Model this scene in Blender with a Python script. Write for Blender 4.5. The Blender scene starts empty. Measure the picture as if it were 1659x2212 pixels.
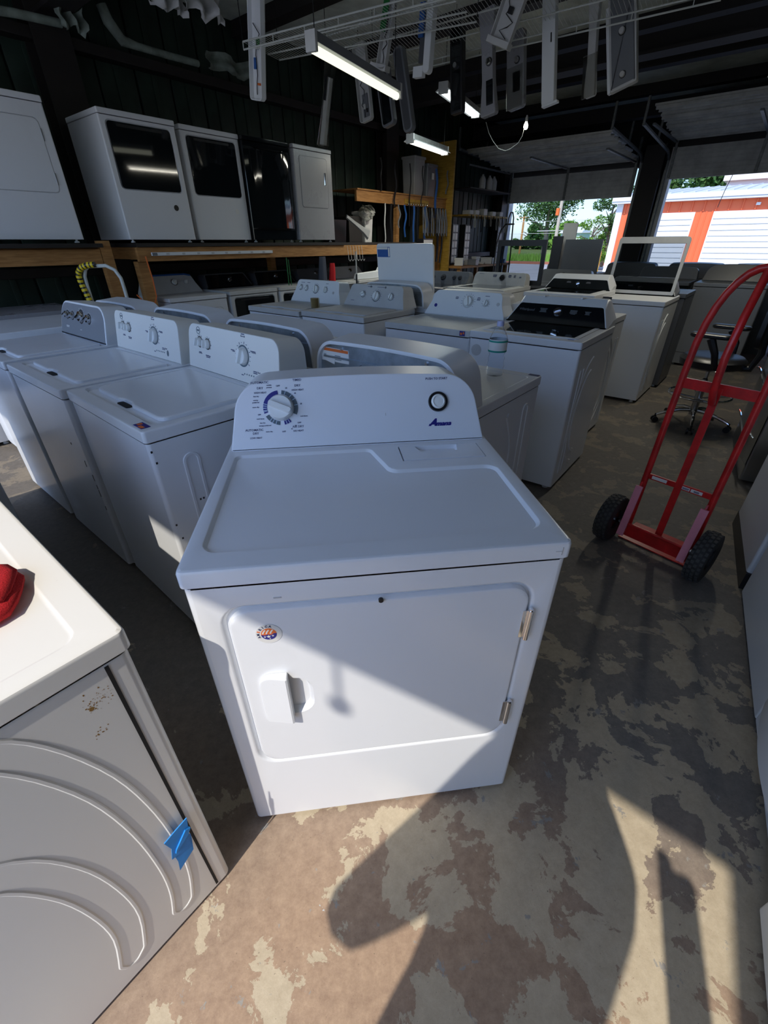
import bpy, bmesh, math, random
from mathutils import Vector, Matrix
random.seed(7)
S = bpy.context.scene
COL = S.collection
R = math.radians
# ---------------------------------------------------------------- camera
TH = R(133.88)
VX, VY = math.cos(TH), math.sin(TH)          # v axis: towards the left wall
UX, UY = VY, -VX                              # u axis: towards the far garage doors
def P(u, v, z=0.0): return Vector((UX*u + VX*v, UY*u + VY*v, z))
YAW_IN = TH - math.pi      # front faces -u (towards the entrance)
YAW_OUT = TH               # front faces +u
YAW_R = TH + math.pi/2     # front faces +v
YAW_L = TH - math.pi/2     # front faces -v
cam = bpy.data.cameras.new('camera'); camo = bpy.data.objects.new('camera', cam); COL.objects.link(camo)
cam.sensor_fit = 'VERTICAL'; cam.sensor_height = 36.0; cam.lens = 939.2/2212*36.0
cam.clip_start = .02; cam.clip_end = 500
yaw, pit, rol = .1212, .5549, -.0048
f_ = Vector((math.sin(yaw)*math.cos(pit), math.cos(yaw)*math.cos(pit), -math.sin(pit)))
r0 = Vector((math.cos(yaw), -math.sin(yaw), 0)); u0 = r0.cross(f_)
r_ = r0*math.cos(rol) + u0*math.sin(rol); u_ = -r0*math.sin(rol) + u0*math.cos(rol)
camo.matrix_world = Matrix(((r_.x,u_.x,-f_.x,-.0753),(r_.y,u_.y,-f_.y,-.6369),(r_.z,u_.z,-f_.z,1.4057),(0,0,0,1)))
S.camera = camo
# ---------------------------------------------------------------- light
SUNH = Vector((.63, .776, 0)).normalized()
el = math.atan(1.222)
sd = Vector((SUNH.x*math.cos(el), SUNH.y*math.cos(el), -math.sin(el)))
sl = bpy.data.lights.new('sun', 'SUN'); sl.energy = 2.15; sl.angle = R(.6); sl.color = (1.0, .93, .82)
so = bpy.data.objects.new('sun', sl); COL.objects.link(so); so.rotation_euler = sd.to_track_quat('-Z','Y').to_euler()
so.location = (-6, -8, 12)
W = bpy.data.worlds.new('world'); S.world = W; W.use_nodes = True
nt = W.node_tree; nt.nodes.clear()
wo = nt.nodes.new('ShaderNodeOutputWorld'); bg = nt.nodes.new('ShaderNodeBackground'); ramp = nt.nodes.new('ShaderNodeValToRGB')
nt.nodes.remove(ramp)
sky = nt.nodes.new('ShaderNodeTexSky'); sky.sky_type = 'NISHITA'; sky.sun_disc = False; sky.sun_elevation = el
sky.sun_rotation = math.atan2(-SUNH.x, -SUNH.y); sky.altitude = 0; sky.air_density = 1.0; sky.dust_density = 1.0; sky.ozone_density = 3.0
cb = nt.nodes.new('ShaderNodeMix'); cb.data_type = 'RGBA'; cb.blend_type = 'MULTIPLY'; cb.inputs[0].default_value = 1; cb.inputs[7].default_value = (.80,.96,1.22,1)   # camera white balance
nt.links.new(sky.outputs[0], cb.inputs[6]); nt.links.new(cb.outputs[2], bg.inputs[0]); nt.links.new(bg.outputs[0], wo.inputs[0])
bg.inputs[1].default_value = .13
S.view_settings.view_transform = 'Standard'; S.view_settings.look = 'None'; S.view_settings.gamma = 1.0
S.view_settings.exposure = 0.85; S.view_settings.use_curve_mapping = False

# ---------------------------------------------------------------- materials
def newmat(name):
    m = bpy.data.materials.new(name); m.use_nodes = True
    n = m.node_tree; b = n.nodes['Principled BSDF']; return m, n, b
def noise(n, scale, detail=4, rough=.6, vec='Object', dist=0):
    t = n.nodes.new('ShaderNodeTexCoord'); x = n.nodes.new('ShaderNodeTexNoise')
    x.inputs['Scale'].default_value = scale; x.inputs['Detail'].default_value = detail; x.inputs['Roughness'].default_value = rough
    x.inputs['Distortion'].default_value = dist
    n.links.new(t.outputs[vec], x.inputs['Vector']); return x
def rampn(n, src, stops):
    r = n.nodes.new('ShaderNodeValToRGB'); n.links.new(src, r.inputs[0]); el_ = r.color_ramp.elements
    el_[0].position, el_[0].color = stops[0][0], (*stops[0][1], 1); el_[1].position, el_[1].color = stops[-1][0], (*stops[-1][1], 1)
    for p_, c_ in stops[1:-1]:
        q = el_.new(p_); q.color = (*c_, 1)
    return r
def mixc(n, fac, a, b):
    m = n.nodes.new('ShaderNodeMix'); m.data_type = 'RGBA'
    if hasattr(fac, 'links'): n.links.new(fac, m.inputs[0])
    else: m.inputs[0].default_value = fac
    for i, s in ((6, a), (7, b)):
        if hasattr(s, 'links'): n.links.new(s, m.inputs[i])
        else: m.inputs[i].default_value = (*s, 1)
    return m.outputs[2]
def bump(n, b, src, strength=.1, dist=.002):
    u = n.nodes.new('ShaderNodeBump'); u.inputs['Strength'].default_value = strength; u.inputs['Distance'].default_value = dist
    n.links.new(src, u.inputs['Height']); n.links.new(u.outputs[0], b.inputs['Normal'])
def solid(name, col, rough=.5, metal=0, emit=0, var=0.0, vs=6, bmp=0, coat=0):
    m, n, b = newmat(name)
    b.inputs['Base Color'].default_value = (*col, 1); b.inputs['Roughness'].default_value = rough; b.inputs['Metallic'].default_value = metal
    if coat: b.inputs['Coat Weight'].default_value = coat
    if emit: b.inputs['Emission Color'].default_value = (*col, 1); b.inputs['Emission Strength'].default_value = emit
    if var or bmp:
        x = noise(n, vs, 5)
        if var:
            d = tuple(c*(1-var) for c in col); l = tuple(min(1, c*(1+var*.6)) for c in col)
            r = rampn(n, x.outputs[0], [(.3, d), (.7, l)]); n.links.new(r.outputs[0], b.inputs['Base Color'])
        if bmp: bump(n, b, x.outputs[0], bmp)
    return m
def enamel(name, col, dust=0.0, rough=.22, grime=(.35,.31,.26)):
    m, n, b = newmat(name)
    x = noise(n, 3.1, 6, .65); r = rampn(n, x.outputs[0], [(.55, (0,0,0)), (.85, (1,1,1))])
    x2 = noise(n, 95, 3, .7); r2 = rampn(n, x2.outputs[0], [(.72, (0,0,0)), (.76, (1,1,1))])
    a = n.nodes.new('ShaderNodeMath'); a.operation = 'MULTIPLY_ADD'; n.links.new(r.outputs[0], a.inputs[0]); a.inputs[1].default_value = .06+dust*.3; a.inputs[2].default_value = dust*.25
    c = mixc(n, a.outputs[0], col, grime)
    a2 = n.nodes.new('ShaderNodeMath'); a2.operation = 'MULTIPLY'; n.links.new(r2.outputs[0], a2.inputs[0]); a2.inputs[1].default_value = .10+.4*dust
    c = mixc(n, a2.outputs[0], c, (.25,.2,.15))
    n.links.new(c, b.inputs['Base Color'])
    rr = n.nodes.new('ShaderNodeMath'); rr.operation = 'MULTIPLY_ADD'; n.links.new(x.outputs[0], rr.inputs[0]); rr.inputs[1].default_value = .15; rr.inputs[2].default_value = rough-.06+dust*.2
    n.links.new(rr.outputs[0], b.inputs['Roughness'])
    return m
M = {}
M['white'] = enamel('white_enamel', (.80,.82,.84))
M['amana'] = enamel('clean_white_enamel', (.84,.86,.89), 0, .2)
M['amanacon'] = solid('white_console_plastic', (.82,.85,.90), .32)
M['white2'] = enamel('dusty_white_enamel', (.74,.75,.77), .25, .3)
M['cream'] = enamel('cream_enamel', (.82,.81,.76), .1)
M['worn'] = enamel('worn_white_enamel', (.82,.80,.75), .12, .28, (.5,.36,.2))
M['bisque'] = solid('bisque_plastic', (.80,.79,.74), .4)
M['plast'] = solid('white_plastic', (.78,.80,.81), .38)
M['dustp'] = solid('dusty_plastic', (.56,.56,.55), .55, var=.1)
M['greycon'] = solid('grey_console_face', (.30,.32,.35), .35, .3)
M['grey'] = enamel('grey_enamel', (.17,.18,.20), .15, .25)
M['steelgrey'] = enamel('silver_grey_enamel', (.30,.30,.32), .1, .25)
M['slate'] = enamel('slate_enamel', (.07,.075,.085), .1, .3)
M['steel'] = solid('stainless', (.45,.46,.48), .28, 1)
M['galv'] = solid('galvanised_steel', (.42,.48,.54), .34, .9, var=.25, vs=18)
M['chrome'] = solid('chrome', (.8,.8,.82), .08, 1)
M['black'] = solid('black_plastic', (.012,.012,.014), .35)
M['gloss'] = solid('black_glass', (.006,.008,.010), .05, coat=.3)
M['dark'] = solid('dark_shadow_gap', (.01,.01,.01), .8)
M['ink'] = solid('dark_ink', (.05,.06,.14), .5)
M['navy'] = solid('navy_print', (.02,.02,.22), .45)
M['teal'] = solid('grey_green_print', (.10,.14,.17), .45)
M['lighttick'] = solid('pale_print', (.5,.62,.75), .45)
M['knob'] = solid('knob_white', (.86,.88,.86), .3)
M['red'] = solid('red_paint', (.60,.018,.018), .28, 0, var=.35, vs=14, bmp=.1)
M['pink'] = solid('pink_tape', (.80,.28,.36), .5, var=.2)
M['rubber'] = solid('black_rubber', (.02,.02,.02), .7, bmp=.3, vs=60)
M['tread'] = solid('dusty_tread_rubber', (.05,.05,.05), .75)
M['bluetape'] = solid('blue_masking_tape', (.02,.27,.72), .6, var=.12, vs=30)
M['towel'] = solid('red_towel', (.55,.01,.015), .95, bmp=1, vs=420, var=.2)
M['paper'] = solid('paper', (.75,.74,.71), .7)
M['orange'] = solid('orange_print', (.75,.16,.03), .6)
M['wood'] = None
def wood(name, c1, c2):
    m, n, b = newmat(name); t = n.nodes.new('ShaderNodeTexCoord'); mp = n.nodes.new('ShaderNodeMapping'); mp.inputs['Scale'].default_value = (3, 3, 30)
    n.links.new(t.outputs['Object'], mp.inputs[0]); x = n.nodes.new('ShaderNodeTexNoise'); x.inputs['Scale'].default_value = 2; x.inputs['Detail'].default_value = 6; x.inputs['Distortion'].default_value = .6
    n.links.new(mp.outputs[0], x.inputs['Vector']); r = rampn(n, x.outputs[0], [(.3, c1), (.7, c2)]); n.links.new(r.outputs[0], b.inputs['Base Color']); b.inputs['Roughness'].default_value = .65
    bump(n, b, x.outputs[0], .2); return m
M['wood'] = wood('lumber', (.30,.13,.035), (.50,.25,.08))
M['ply'] = wood('yellow_plywood', (.34,.19,.02), (.55,.33,.05))
M['brown'] = solid('brown_painted_steel', (.018,.014,.012), .6, 0, var=.3)
M['greenwall'] = solid('dark_green_sheet_metal', (.022,.040,.028), .55, .1, var=.45, vs=3)
M['ceil'] = solid('grey_green_insulation', (.72,.78,.72), .7, 0, var=.3, vs=2.5)
M['purlin'] = solid('dark_purlin_steel', (.012,.009,.009), .7)
M['doorm'] = solid('dull_white_door_metal', (.68,.68,.64), .6, 0, var=.25, vs=4)
M['track'] = solid('galvanised_track', (.22,.23,.22), .5, .7, var=.3, vs=20)
M['wire'] = solid('white_coated_wire', (.55,.57,.53), .4)
M['insul'] = solid('torn_insulation_facing', (.22,.26,.22), .75, var=.4, vs=9)
M['hose'] = solid('yellow_hose', (.75,.55,.01), .5)
M['lamp'] = solid('warm_tube_light', (1.0,.97,.85), .5, emit=3.2)
M['lampw'] = solid('cool_tube_light', (.9,1.0,1.0), .5, emit=3.2)
M['bulb'] = solid('bulb_glass', (1,.95,.8), .5, emit=12)
M['tube'] = solid('glowing_frosted_tube', (.80,.82,.66), .4, emit=.75)  # frosted tube given a faint glow of its own
M['skin'] = solid('skin', (.45,.26,.18), .5)
M['cloth'] = solid('dark_cloth', (.05,.06,.09), .9)
M['jeans'] = solid('denim', (.05,.08,.16), .9)
M['hair'] = solid('hair', (.02,.012,.01), .7)
M['greenbox'] = solid('green_plastic', (.01,.16,.03), .4)
M['bin'] = solid('grey_bin_plastic', (.30,.30,.30), .5)
M['clearbin'] = solid('milky_bin_plastic', (.62,.60,.58), .3)
M['bluecl'] = solid('blue_plastic', (.02,.10,.35), .5)
M['yellow'] = solid('yellow_paint', (.9,.45,.01), .5)
M['sorange'] = solid('orange_sheet_metal', (.85,.17,.06), .5)
M['swhite'] = solid('white_sheet_metal', (.80,.82,.82), .5)
M['sroof'] = solid('pale_roof_metal', (.62,.66,.68), .5)
M['trunk'] = solid('bark', (.20,.17,.14), .9, var=.3)
M['leaf'] = solid('leaves', (.06,.15,.03), .7, var=.5, vs=1.2)
M['leaf2'] = solid('yellow_green_leaves', (.14,.30,.03), .7, var=.4, vs=1.2)  # brighter, yellower leaf green
M['grass'] = solid('grass', (.17,.23,.04), .9, var=.4, vs=.7)
M['asph'] = solid('pale_asphalt', (.36,.36,.36), .9, var=.15, vs=.8)
M['terra'] = solid('red_earth', (.32,.12,.07), .9)
def glassmat(name, col=(1,1,1), rough=.0, ior=1.3):
    m, n, b = newmat(name); b.inputs['Base Color'].default_value = (*col, 1); b.inputs['Roughness'].default_value = rough
    b.inputs['Transmission Weight'].default_value = 1; b.inputs['IOR'].default_value = ior; return m
M['pet'] = glassmat('clear_bottle_plastic', (.93,.96,1), .03, 1.12)
M['glass'] = glassmat('smoky_lid_glass', (.42,.45,.47), .02, 1.05)
M['wrap'] = glassmat('frosted_plastic_wrap', (.75,.75,.72), .35, 1.1)
M['tape'] = glassmat('clear_packing_tape', (.75,.68,.48), .2, 1.3)
# concrete floor with worn coating
def floor_mat():
    m, n, b = newmat('worn_concrete')
    t = n.nodes.new('ShaderNodeTexCoord')
    def nz(sc, det=6, rg=.6, ds=0, loc=(0,0,0)):
        mp = n.nodes.new('ShaderNodeMapping'); mp.inputs['Location'].default_value = loc; n.links.new(t.outputs['Object'], mp.inputs[0])
        x = n.nodes.new('ShaderNodeTexNoise'); x.inputs['Scale'].default_value = sc; x.inputs['Detail'].default_value = det; x.inputs['Roughness'].default_value = rg; x.inputs['Distortion'].default_value = ds
        n.links.new(mp.outputs[0], x.inputs['Vector']); return x.outputs[0]
    big = nz(4.6, 10, .64, .3); fine = nz(30, 9, .82); med = nz(13, 8, .68, .3, (3,1,0)); redn = nz(1.1, 3, .5, 0, (7.3,2,0)); fleck = nz(24, 4, .7, .4, (1,9,0)); spk = nz(150, 2, .6)
    coat = rampn(n, fine, [(.25, (.135,.122,.110)), (.75, (.29,.26,.225))]).outputs[0]
    reddish = rampn(n, fine, [(.25, (.24,.15,.10)), (.75, (.52,.37,.25))]).outputs[0]
    sx_ = n.nodes.new('ShaderNodeSeparateXYZ'); n.links.new(t.outputs['Object'], sx_.inputs[0])
    # coating redder and paler towards the entrance threshold
    dm = n.nodes.new('ShaderNodeVectorMath'); dm.operation = 'DISTANCE'; n.links.new(t.outputs['Object'], dm.inputs[0]); dm.inputs[1].default_value = (-.15,-.85,0)
    ad = n.nodes.new('ShaderNodeMath'); ad.operation = 'MULTIPLY_ADD'; n.links.new(redn, ad.inputs[0]); ad.inputs[1].default_value = -1.1; n.links.new(dm.outputs['Value'], ad.inputs[2])
    rm = rampn(n, ad.outputs[0], [(.05, (1,1,1)), (.85, (0,0,0))]).outputs[0]
    base = mixc(n, rm, coat, reddish)
    bare = rampn(n, fine, [(.3, (.42,.34,.235)), (.7, (.60,.51,.37))]).outputs[0]
    db = n.nodes.new('ShaderNodeVectorMath'); db.operation = 'DISTANCE'; n.links.new(t.outputs['Object'], db.inputs[0]); db.inputs[1].default_value = (.75,-.75,0)
    bb = n.nodes.new('ShaderNodeMapRange'); bb.inputs[1].default_value = .2; bb.inputs[2].default_value = 1.5; bb.inputs[3].default_value = .085; bb.inputs[4].default_value = 0; n.links.new(db.outputs['Value'], bb.inputs[0])
    ba = n.nodes.new('ShaderNodeMath'); ba.operation = 'ADD'; n.links.new(big, ba.inputs[0]); n.links.new(bb.outputs[0], ba.inputs[1])
    dl_ = n.nodes.new('ShaderNodeVectorMath'); dl_.operation = 'DISTANCE'; n.links.new(t.outputs['Object'], dl_.inputs[0]); dl_.inputs[1].default_value = (-.95,1.15,0)
    bl_ = n.nodes.new('ShaderNodeMapRange'); bl_.inputs[1].default_value = .7; bl_.inputs[2].default_value = 1.5; bl_.inputs[3].default_value = -.12; bl_.inputs[4].default_value = 0; n.links.new(dl_.outputs['Value'], bl_.inputs[0])
    bs_ = n.nodes.new('ShaderNodeMath'); bs_.operation = 'ADD'; n.links.new(ba.outputs[0], bs_.inputs[0]); n.links.new(bl_.outputs[0], bs_.inputs[1]); ba = bs_
    mask = rampn(n, ba.outputs[0], [(.543, (0,0,0)), (.551, (1,1,1))]).outputs[0]
    far = rampn(n, dm.outputs['Value'], [(.35, (1,1,1)), (1.0, (.38,.38,.38))])
    far.color_ramp.elements[1].position = 1.0
    fd = n.nodes.new('ShaderNodeMapRange'); fd.inputs[1].default_value = 1.3; fd.inputs[2].default_value = 3.0; fd.inputs[3].default_value = 1; fd.inputs[4].default_value = .40; n.links.new(dm.outputs['Value'], fd.inputs[0])
    mm = n.nodes.new('ShaderNodeMath'); mm.operation = 'MULTIPLY'; n.links.new(mask, mm.inputs[0]); n.links.new(fd.outputs[0], mm.inputs[1])
    c = mixc(n, mm.outputs[0], base, bare)
    mask2 = rampn(n, med, [(.635, (0,0,0)), (.65, (1,1,1))]).outputs[0]
    c = mixc(n, mask2, c, rampn(n, fine, [(.3,(.26,.24,.21)),(.7,(.38,.36,.33))]).outputs[0])
    mask3 = rampn(n, fleck, [(.735, (0,0,0)), (.75, (1,1,1))]).outputs[0]
    c = mixc(n, mask3, c, (.52,.53,.53))
    mask4 = rampn(n, fleck, [(.23, (1,1,1)), (.26, (0,0,0))]).outputs[0]
    c = mixc(n, mask4, c, (.05,.04,.035))
    sm = rampn(n, spk, [(.70, (0,0,0)), (.74, (.5,.5,.5))]).outputs[0]
    c = mixc(n, sm, c, (.04,.035,.03))
    # whole floor colour gets darker with distance from the entrance
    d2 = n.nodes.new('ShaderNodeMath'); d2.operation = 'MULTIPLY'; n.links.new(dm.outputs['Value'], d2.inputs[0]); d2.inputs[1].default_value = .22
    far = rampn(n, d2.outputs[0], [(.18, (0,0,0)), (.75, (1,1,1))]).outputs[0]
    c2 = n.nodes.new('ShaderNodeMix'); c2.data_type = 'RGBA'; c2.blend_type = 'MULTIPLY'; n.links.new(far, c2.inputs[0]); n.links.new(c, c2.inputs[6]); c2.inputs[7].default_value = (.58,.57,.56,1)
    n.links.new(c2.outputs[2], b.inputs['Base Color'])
    b.inputs['Roughness'].default_value = .62
    hm = n.nodes.new('ShaderNodeMath'); hm.operation = 'MULTIPLY_ADD'; n.links.new(mask, hm.inputs[0]); hm.inputs[1].default_value = -.5; n.links.new(fine, hm.inputs[2])
    bump(n, b, hm.outputs[0], .35, .004)
    return m
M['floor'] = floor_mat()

# ---------------------------------------------------------------- geometry helpers
def rr(x0, x1, y0, y1, r, seg=6):
    """rounded rectangle, counter-clockwise from lower left; r = one radius or (ll, lr, ur, ul)"""
    if not isinstance(r, tuple): r = (r,)*4
    return rpoly([(x0,y0),(x1,y0),(x1,y1),(x0,y1)], r, seg)
def rpoly(pts, r, seg=6):
    n = len(pts); out = []
    if not isinstance(r, (tuple, list)): r = (r,)*n
    for i in range(n):
        p = Vector(pts[i]); a = (Vector(pts[i-1])-p); b = (Vector(pts[(i+1)%n])-p); la, lb = a.length, b.length; a.normalize(); b.normalize()
        ang = a.angle(b); rad = r[i]
        if rad < 1e-5 or ang > math.pi-.01: out.append(tuple(p)); continue
        t = min(rad/math.tan(ang/2), la*.49, lb*.49); rad = t*math.tan(ang/2)
        c = p + (a+b).normalized()*(rad/math.sin(ang/2)); s = p+a*t; e_ = p+b*t
        a0 = math.atan2(s.y-c.y, s.x-c.x); a1 = math.atan2(e_.y-c.y, e_.x-c.x); d = a1-a0
        while d > math.pi: d -= 2*math.pi
        while d < -math.pi: d += 2*math.pi
        for k in range(seg+1): out.append((c.x+rad*math.cos(a0+d*k/seg), c.y+rad*math.sin(a0+d*k/seg)))
    return out
def offs(loop, d):
    """inset a CCW loop by d (positive = inwards)"""
    n = len(loop); out = []
    for i in range(n):
        p = Vector(loop[i]); a = (p-Vector(loop[i-1])); b = (Vector(loop[(i+1)%n])-p)
        if a.length < 1e-7: a = b
        if b.length < 1e-7: b = a
        a.normalize(); b.normalize(); na = Vector((-a.y,a.x)); nb = Vector((-b.y,b.x)); m = na+nb
        if m.length < 1e-6: m = na
        m.normalize(); k = max(.4, m.dot(na)); out.append(tuple(p+m*(d/k)))
    return out
def ell(cx, cy, a, b=None, n=24): 
    b = a if b is None else b
    return [(cx+a*math.cos(2*math.pi*k/n), cy+b*math.sin(2*math.pi*k/n)) for k in range(n)]
XY = Matrix.Identity(4)
def frame(o, ex, ey, ez=None):
    ex = Vector(ex).normalized(); ey = Vector(ey).normalized(); ez = Vector(ez).normalized() if ez is not None else ex.cross(ey).normalized()
    return Matrix(((ex.x,ey.x,ez.x,o[0]),(ex.y,ey.y,ez.y,o[1]),(ex.z,ey.z,ez.z,o[2]),(0,0,0,1)))
class G:
    def __init__(s, T=None): s.bm = bmesh.new(); s.T = T or XY
    def vs(s, pts, T=None): 
        T = s.T @ (T or XY); return [s.bm.verts.new(T @ Vector((p[0],p[1],p[2] if len(p)>2 else 0))) for p in pts]
    def face(s, v):
        try: return s.bm.faces.new(v)
        except ValueError: return None
    def box(s, x0,x1,y0,y1,z0,z1, bev=0, seg=2, T=None, edges='all'):
        v = s.vs([(x0,y0,z0),(x1,y0,z0),(x1,y1,z0),(x0,y1,z0),(x0,y0,z1),(x1,y0,z1),(x1,y1,z1),(x0,y1,z1)], T)
        fs = [s.face([v[i] for i in q]) for q in ((3,2,1,0),(4,5,6,7),(0,1,5,4),(1,2,6,5),(2,3,7,6),(3,0,4,7))]
        if bev:
            if edges == 'vert': es = [s.bm.edges.get((v[i],v[i+4])) for i in range(4)]
            elif edges == 'top': es = [s.bm.edges.get((v[i],v[i+4])) for i in range(4)] + [s.bm.edges.get((v[4+i],v[4+(i+1)%4])) for i in range(4)]
            else: es = list({e_ for f in fs for e_ in f.edges})
            bmesh.ops.bevel(s.bm, geom=es, offset=bev, segments=seg, affect='EDGES', profile=.5)
        return s
    def loft(s, loops, cap0=True, cap1=True, closed=True, T=None):
        L = [s.vs(l, T) for l in loops]; n = len(L[0])
        for a, b in zip(L, L[1:]):
            for i in range(n if closed else n-1): s.face([a[i], a[(i+1)%n], b[(i+1)%n], b[i]])
        for c, l in ((cap0, L[0][::-1]), (cap1, L[-1])):
            if c: s.cap(l)
        return s
    def cap(s, l):
        n = len(l)
        f = s.face(l)
        return f
    def plate(s, outer, stacks, T=None):
        """flat face with outline `outer` at n=0; each stack is [(loop, n), ...], first loop cuts the face, last one is filled"""
        T2 = s.T @ (T or XY); o = s.vs(outer, T); es = [s.bm.edges.new((o[i], o[(i+1)%len(o)])) for i in range(len(o))]
        ends = []
        for st in stacks:
            prev = s.vs([(x,y,st[0][1]) for x,y in st[0][0]], T); k = len(prev)
            es += [s.bm.edges.new((prev[i], prev[(i+1)%k])) for i in range(k)]
            for lp, z in st[1:]:
                cur = s.vs([(x,y,z) for x,y in lp], T)
                for i in range(k): s.face([prev[i], prev[(i+1)%k], cur[(i+1)%k], cur[i]])
                prev = cur
            ends.append(prev)
        r = bmesh.ops.triangle_fill(s.bm, edges=es, use_beauty=True, use_dissolve=False)
        nz = (T2.to_3x3() @ Vector((0,0,1)))
        for g in r['geom']:
            if isinstance(g, bmesh.types.BMFace):
                g.normal_update()
                if g.normal.dot(nz) < 0: g.normal_flip()
        for pv in ends:
            if len(pv) and pv is not None: s.cap(pv)
        return o
    def tube(s, path, r, n=8, closed=False, T=None, caps=True):
        T_ = s.T @ (T or XY); p = [T_ @ Vector(q) for q in path]; rings = []; m = len(p); prev = None
        for i in range(m):
            if closed: d = p[(i+1)%m]-p[i-1]
            else: d = p[min(i+1,m-1)]-p[max(i-1,0)]
            d.normalize()
            if prev is None:
                a = Vector((0,0,1)) if abs(d.z) < .9 else Vector((1,0,0)); x = d.cross(a).normalized()
            else:
                x = prev - d*prev.dot(d)
                if x.length < 1e-5: x = d.orthogonal()
                x.normalize()
            prev = x; y = d.cross(x); rad = r[i] if isinstance(r, (list,tuple)) else r
            rings.append([s.bm.verts.new(p[i]+(x*math.cos(2*math.pi*k/n)+y*math.sin(2*math.pi*k/n))*rad) for k in range(n)])
        pr = list(zip(rings, rings[1:])) + ([(rings[-1], rings[0])] if closed else [])
        for a, b in pr:
            for k in range(n): s.face([a[k], a[(k+1)%n], b[(k+1)%n], b[k]])
        if caps and not closed: s.face(rings[0][::-1]); s.face(rings[-1])
        return s
    def lathe(s, prof, o=(0,0,0), ax=(0,0,1), n=24, T=None):
        """prof: (radius, height) from bottom to top, closed at both ends if radius 0"""
        ax = Vector(ax).normalized(); x = ax.orthogonal().normalized(); y = ax.cross(x); T_ = s.T @ (T or XY); rings = []
        for r, h in prof:
            c = Vector(o)+ax*h
            if r < 1e-6: rings.append([s.bm.verts.new(T_ @ c)])
            else: rings.append([s.bm.verts.new(T_ @ (c+(x*math.cos(2*math.pi*k/n)+y*math.sin(2*math.pi*k/n))*r)) for k in range(n)])
        for a, b in zip(rings, rings[1:]):
            for k in range(n):
                if len(a) == 1 and len(b) == 1: continue
                if len(a) == 1: s.face([a[0], b[(k+1)%n], b[k]][::-1] if False else [a[0], b[(k+1)%n], b[k]][::-1])
                elif len(b) == 1: s.face([a[k], a[(k+1)%n], b[0]])
                else: s.face([a[k], a[(k+1)%n], b[(k+1)%n], b[k]])
        return s
    def cyl(s, p0, p1, r, r1=None, n=16, T=None):
        p0, p1 = Vector(p0), Vector(p1); L = (p1-p0).length; r1 = r if r1 is None else r1
        return s.lathe([(0,0),(r,0),(r1,L),(0,L)], p0, p1-p0, n, T)
    def band(s, path, w, h, closed=False, T=None, sl=.35):
        """raised strip with sloped flanks running along a path in the local xy plane"""
        m = len(path); rows = []
        for i in range(m):
            a = Vector(path[(i-1)%m] if closed or i else path[0]); b = Vector(path[(i+1)%m] if closed or i < m-1 else path[-1]); d = b-a
            if d.length < 1e-9: d = Vector((1,0))
            d.normalize(); nn = Vector((-d.y,d.x)); p = Vector(path[i]); ww = w[i] if isinstance(w, (list,tuple)) else w
            rows.append([(*(p-nn*ww/2),-.001),(*(p-nn*ww/2*(1-sl)),h),(*(p+nn*ww/2*(1-sl)),h),(*(p+nn*ww/2),-.001)])
        V = [s.vs(r_, T) for r_ in rows]
        pr = list(zip(V, V[1:])) + ([(V[-1],V[0])] if closed else [])
        for a, b in pr:
            for k in range(3): s.face([a[k], b[k], b[k+1], a[k+1]])
        if not closed: s.face(V[0]); s.face(V[-1][::-1])
        return s
    def prism(s, loop, z0, z1, T=None, bev=0):
        if bev: return s.loft([[(x,y,z0) for x,y in loop], [(x,y,z1-bev) for x,y in loop], [(x,y,z1) for x,y in offs(loop, bev)]], T=T)
        return s.loft([[(x,y,z0) for x,y in loop], [(x,y,z1) for x,y in loop]], T=T)
def mesh_of(g, name, mat, ang=38):
    bmesh.ops.remove_doubles(g.bm, verts=g.bm.verts, dist=1e-6)
    bmesh.ops.recalc_face_normals(g.bm, faces=g.bm.faces)
    me = bpy.data.meshes.new(name); g.bm.to_mesh(me); g.bm.free()
    for p in me.polygons: p.use_smooth = True
    me.set_sharp_from_angle(angle=R(ang)); me.materials.append(M[mat] if isinstance(mat, str) else mat)
    return me
wn = [True]
def part(name, g, mat, parent=None, label=None, ang=38, kind=None):
    o = bpy.data.objects.new(name, mesh_of(g, name, mat, ang)); COL.objects.link(o)
    if parent is not None: o.parent = parent
    if ang == 38 and wn[0]:
        w = o.modifiers.new('wn', 'WEIGHTED_NORMAL'); w.keep_sharp = True; w.weight = 90
    if label: o['label'] = label
    if kind: o['kind'] = kind
    return o
def thing(name, label, cat, loc=(0,0,0), rz=0.0, group=None, rot=None):
    o = bpy.data.objects.new(name, None); COL.objects.link(o); o.location = loc; o.empty_display_size = .1
    o.rotation_euler = rot if rot else (0,0,rz); o['label'] = label; o['category'] = cat
    if group: o['group'] = group
    return o
def tag(o, label, cat, group=None):
    o['label'] = label; o['category'] = cat
    if group: o['group'] = group
    return o
def struct(name, g, mat, parent=None, ang=38):
    o = part(name, g, mat, parent, ang=ang)
    if parent is None: o['kind'] = 'structure'
    return o
def txt(name, s, size, T, mat, parent, align='CENTER', shear=0, bold=0, ext=.0004, sx=1.0):
    cu = bpy.data.curves.new('t', 'FONT'); cu.body = s; cu.size = size; cu.align_x = align; cu.align_y = 'CENTER'; cu.shear = shear; cu.offset = bold; cu.extrude = ext; cu.resolution_u = 2
    o = bpy.data.objects.new('t', cu); COL.objects.link(o); bpy.context.view_layer.update()
    dg = bpy.context.evaluated_depsgraph_get(); me = bpy.data.meshes.new_from_object(o.evaluated_get(dg)); bpy.data.objects.remove(o); bpy.data.curves.remove(cu)
    me.transform(T @ Matrix.Diagonal((sx,1,1,1))); me.materials.clear(); me.materials.append(M[mat]); me.name = name
    q = bpy.data.objects.new(name, me); COL.objects.link(q); q.parent = parent; return q

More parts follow.
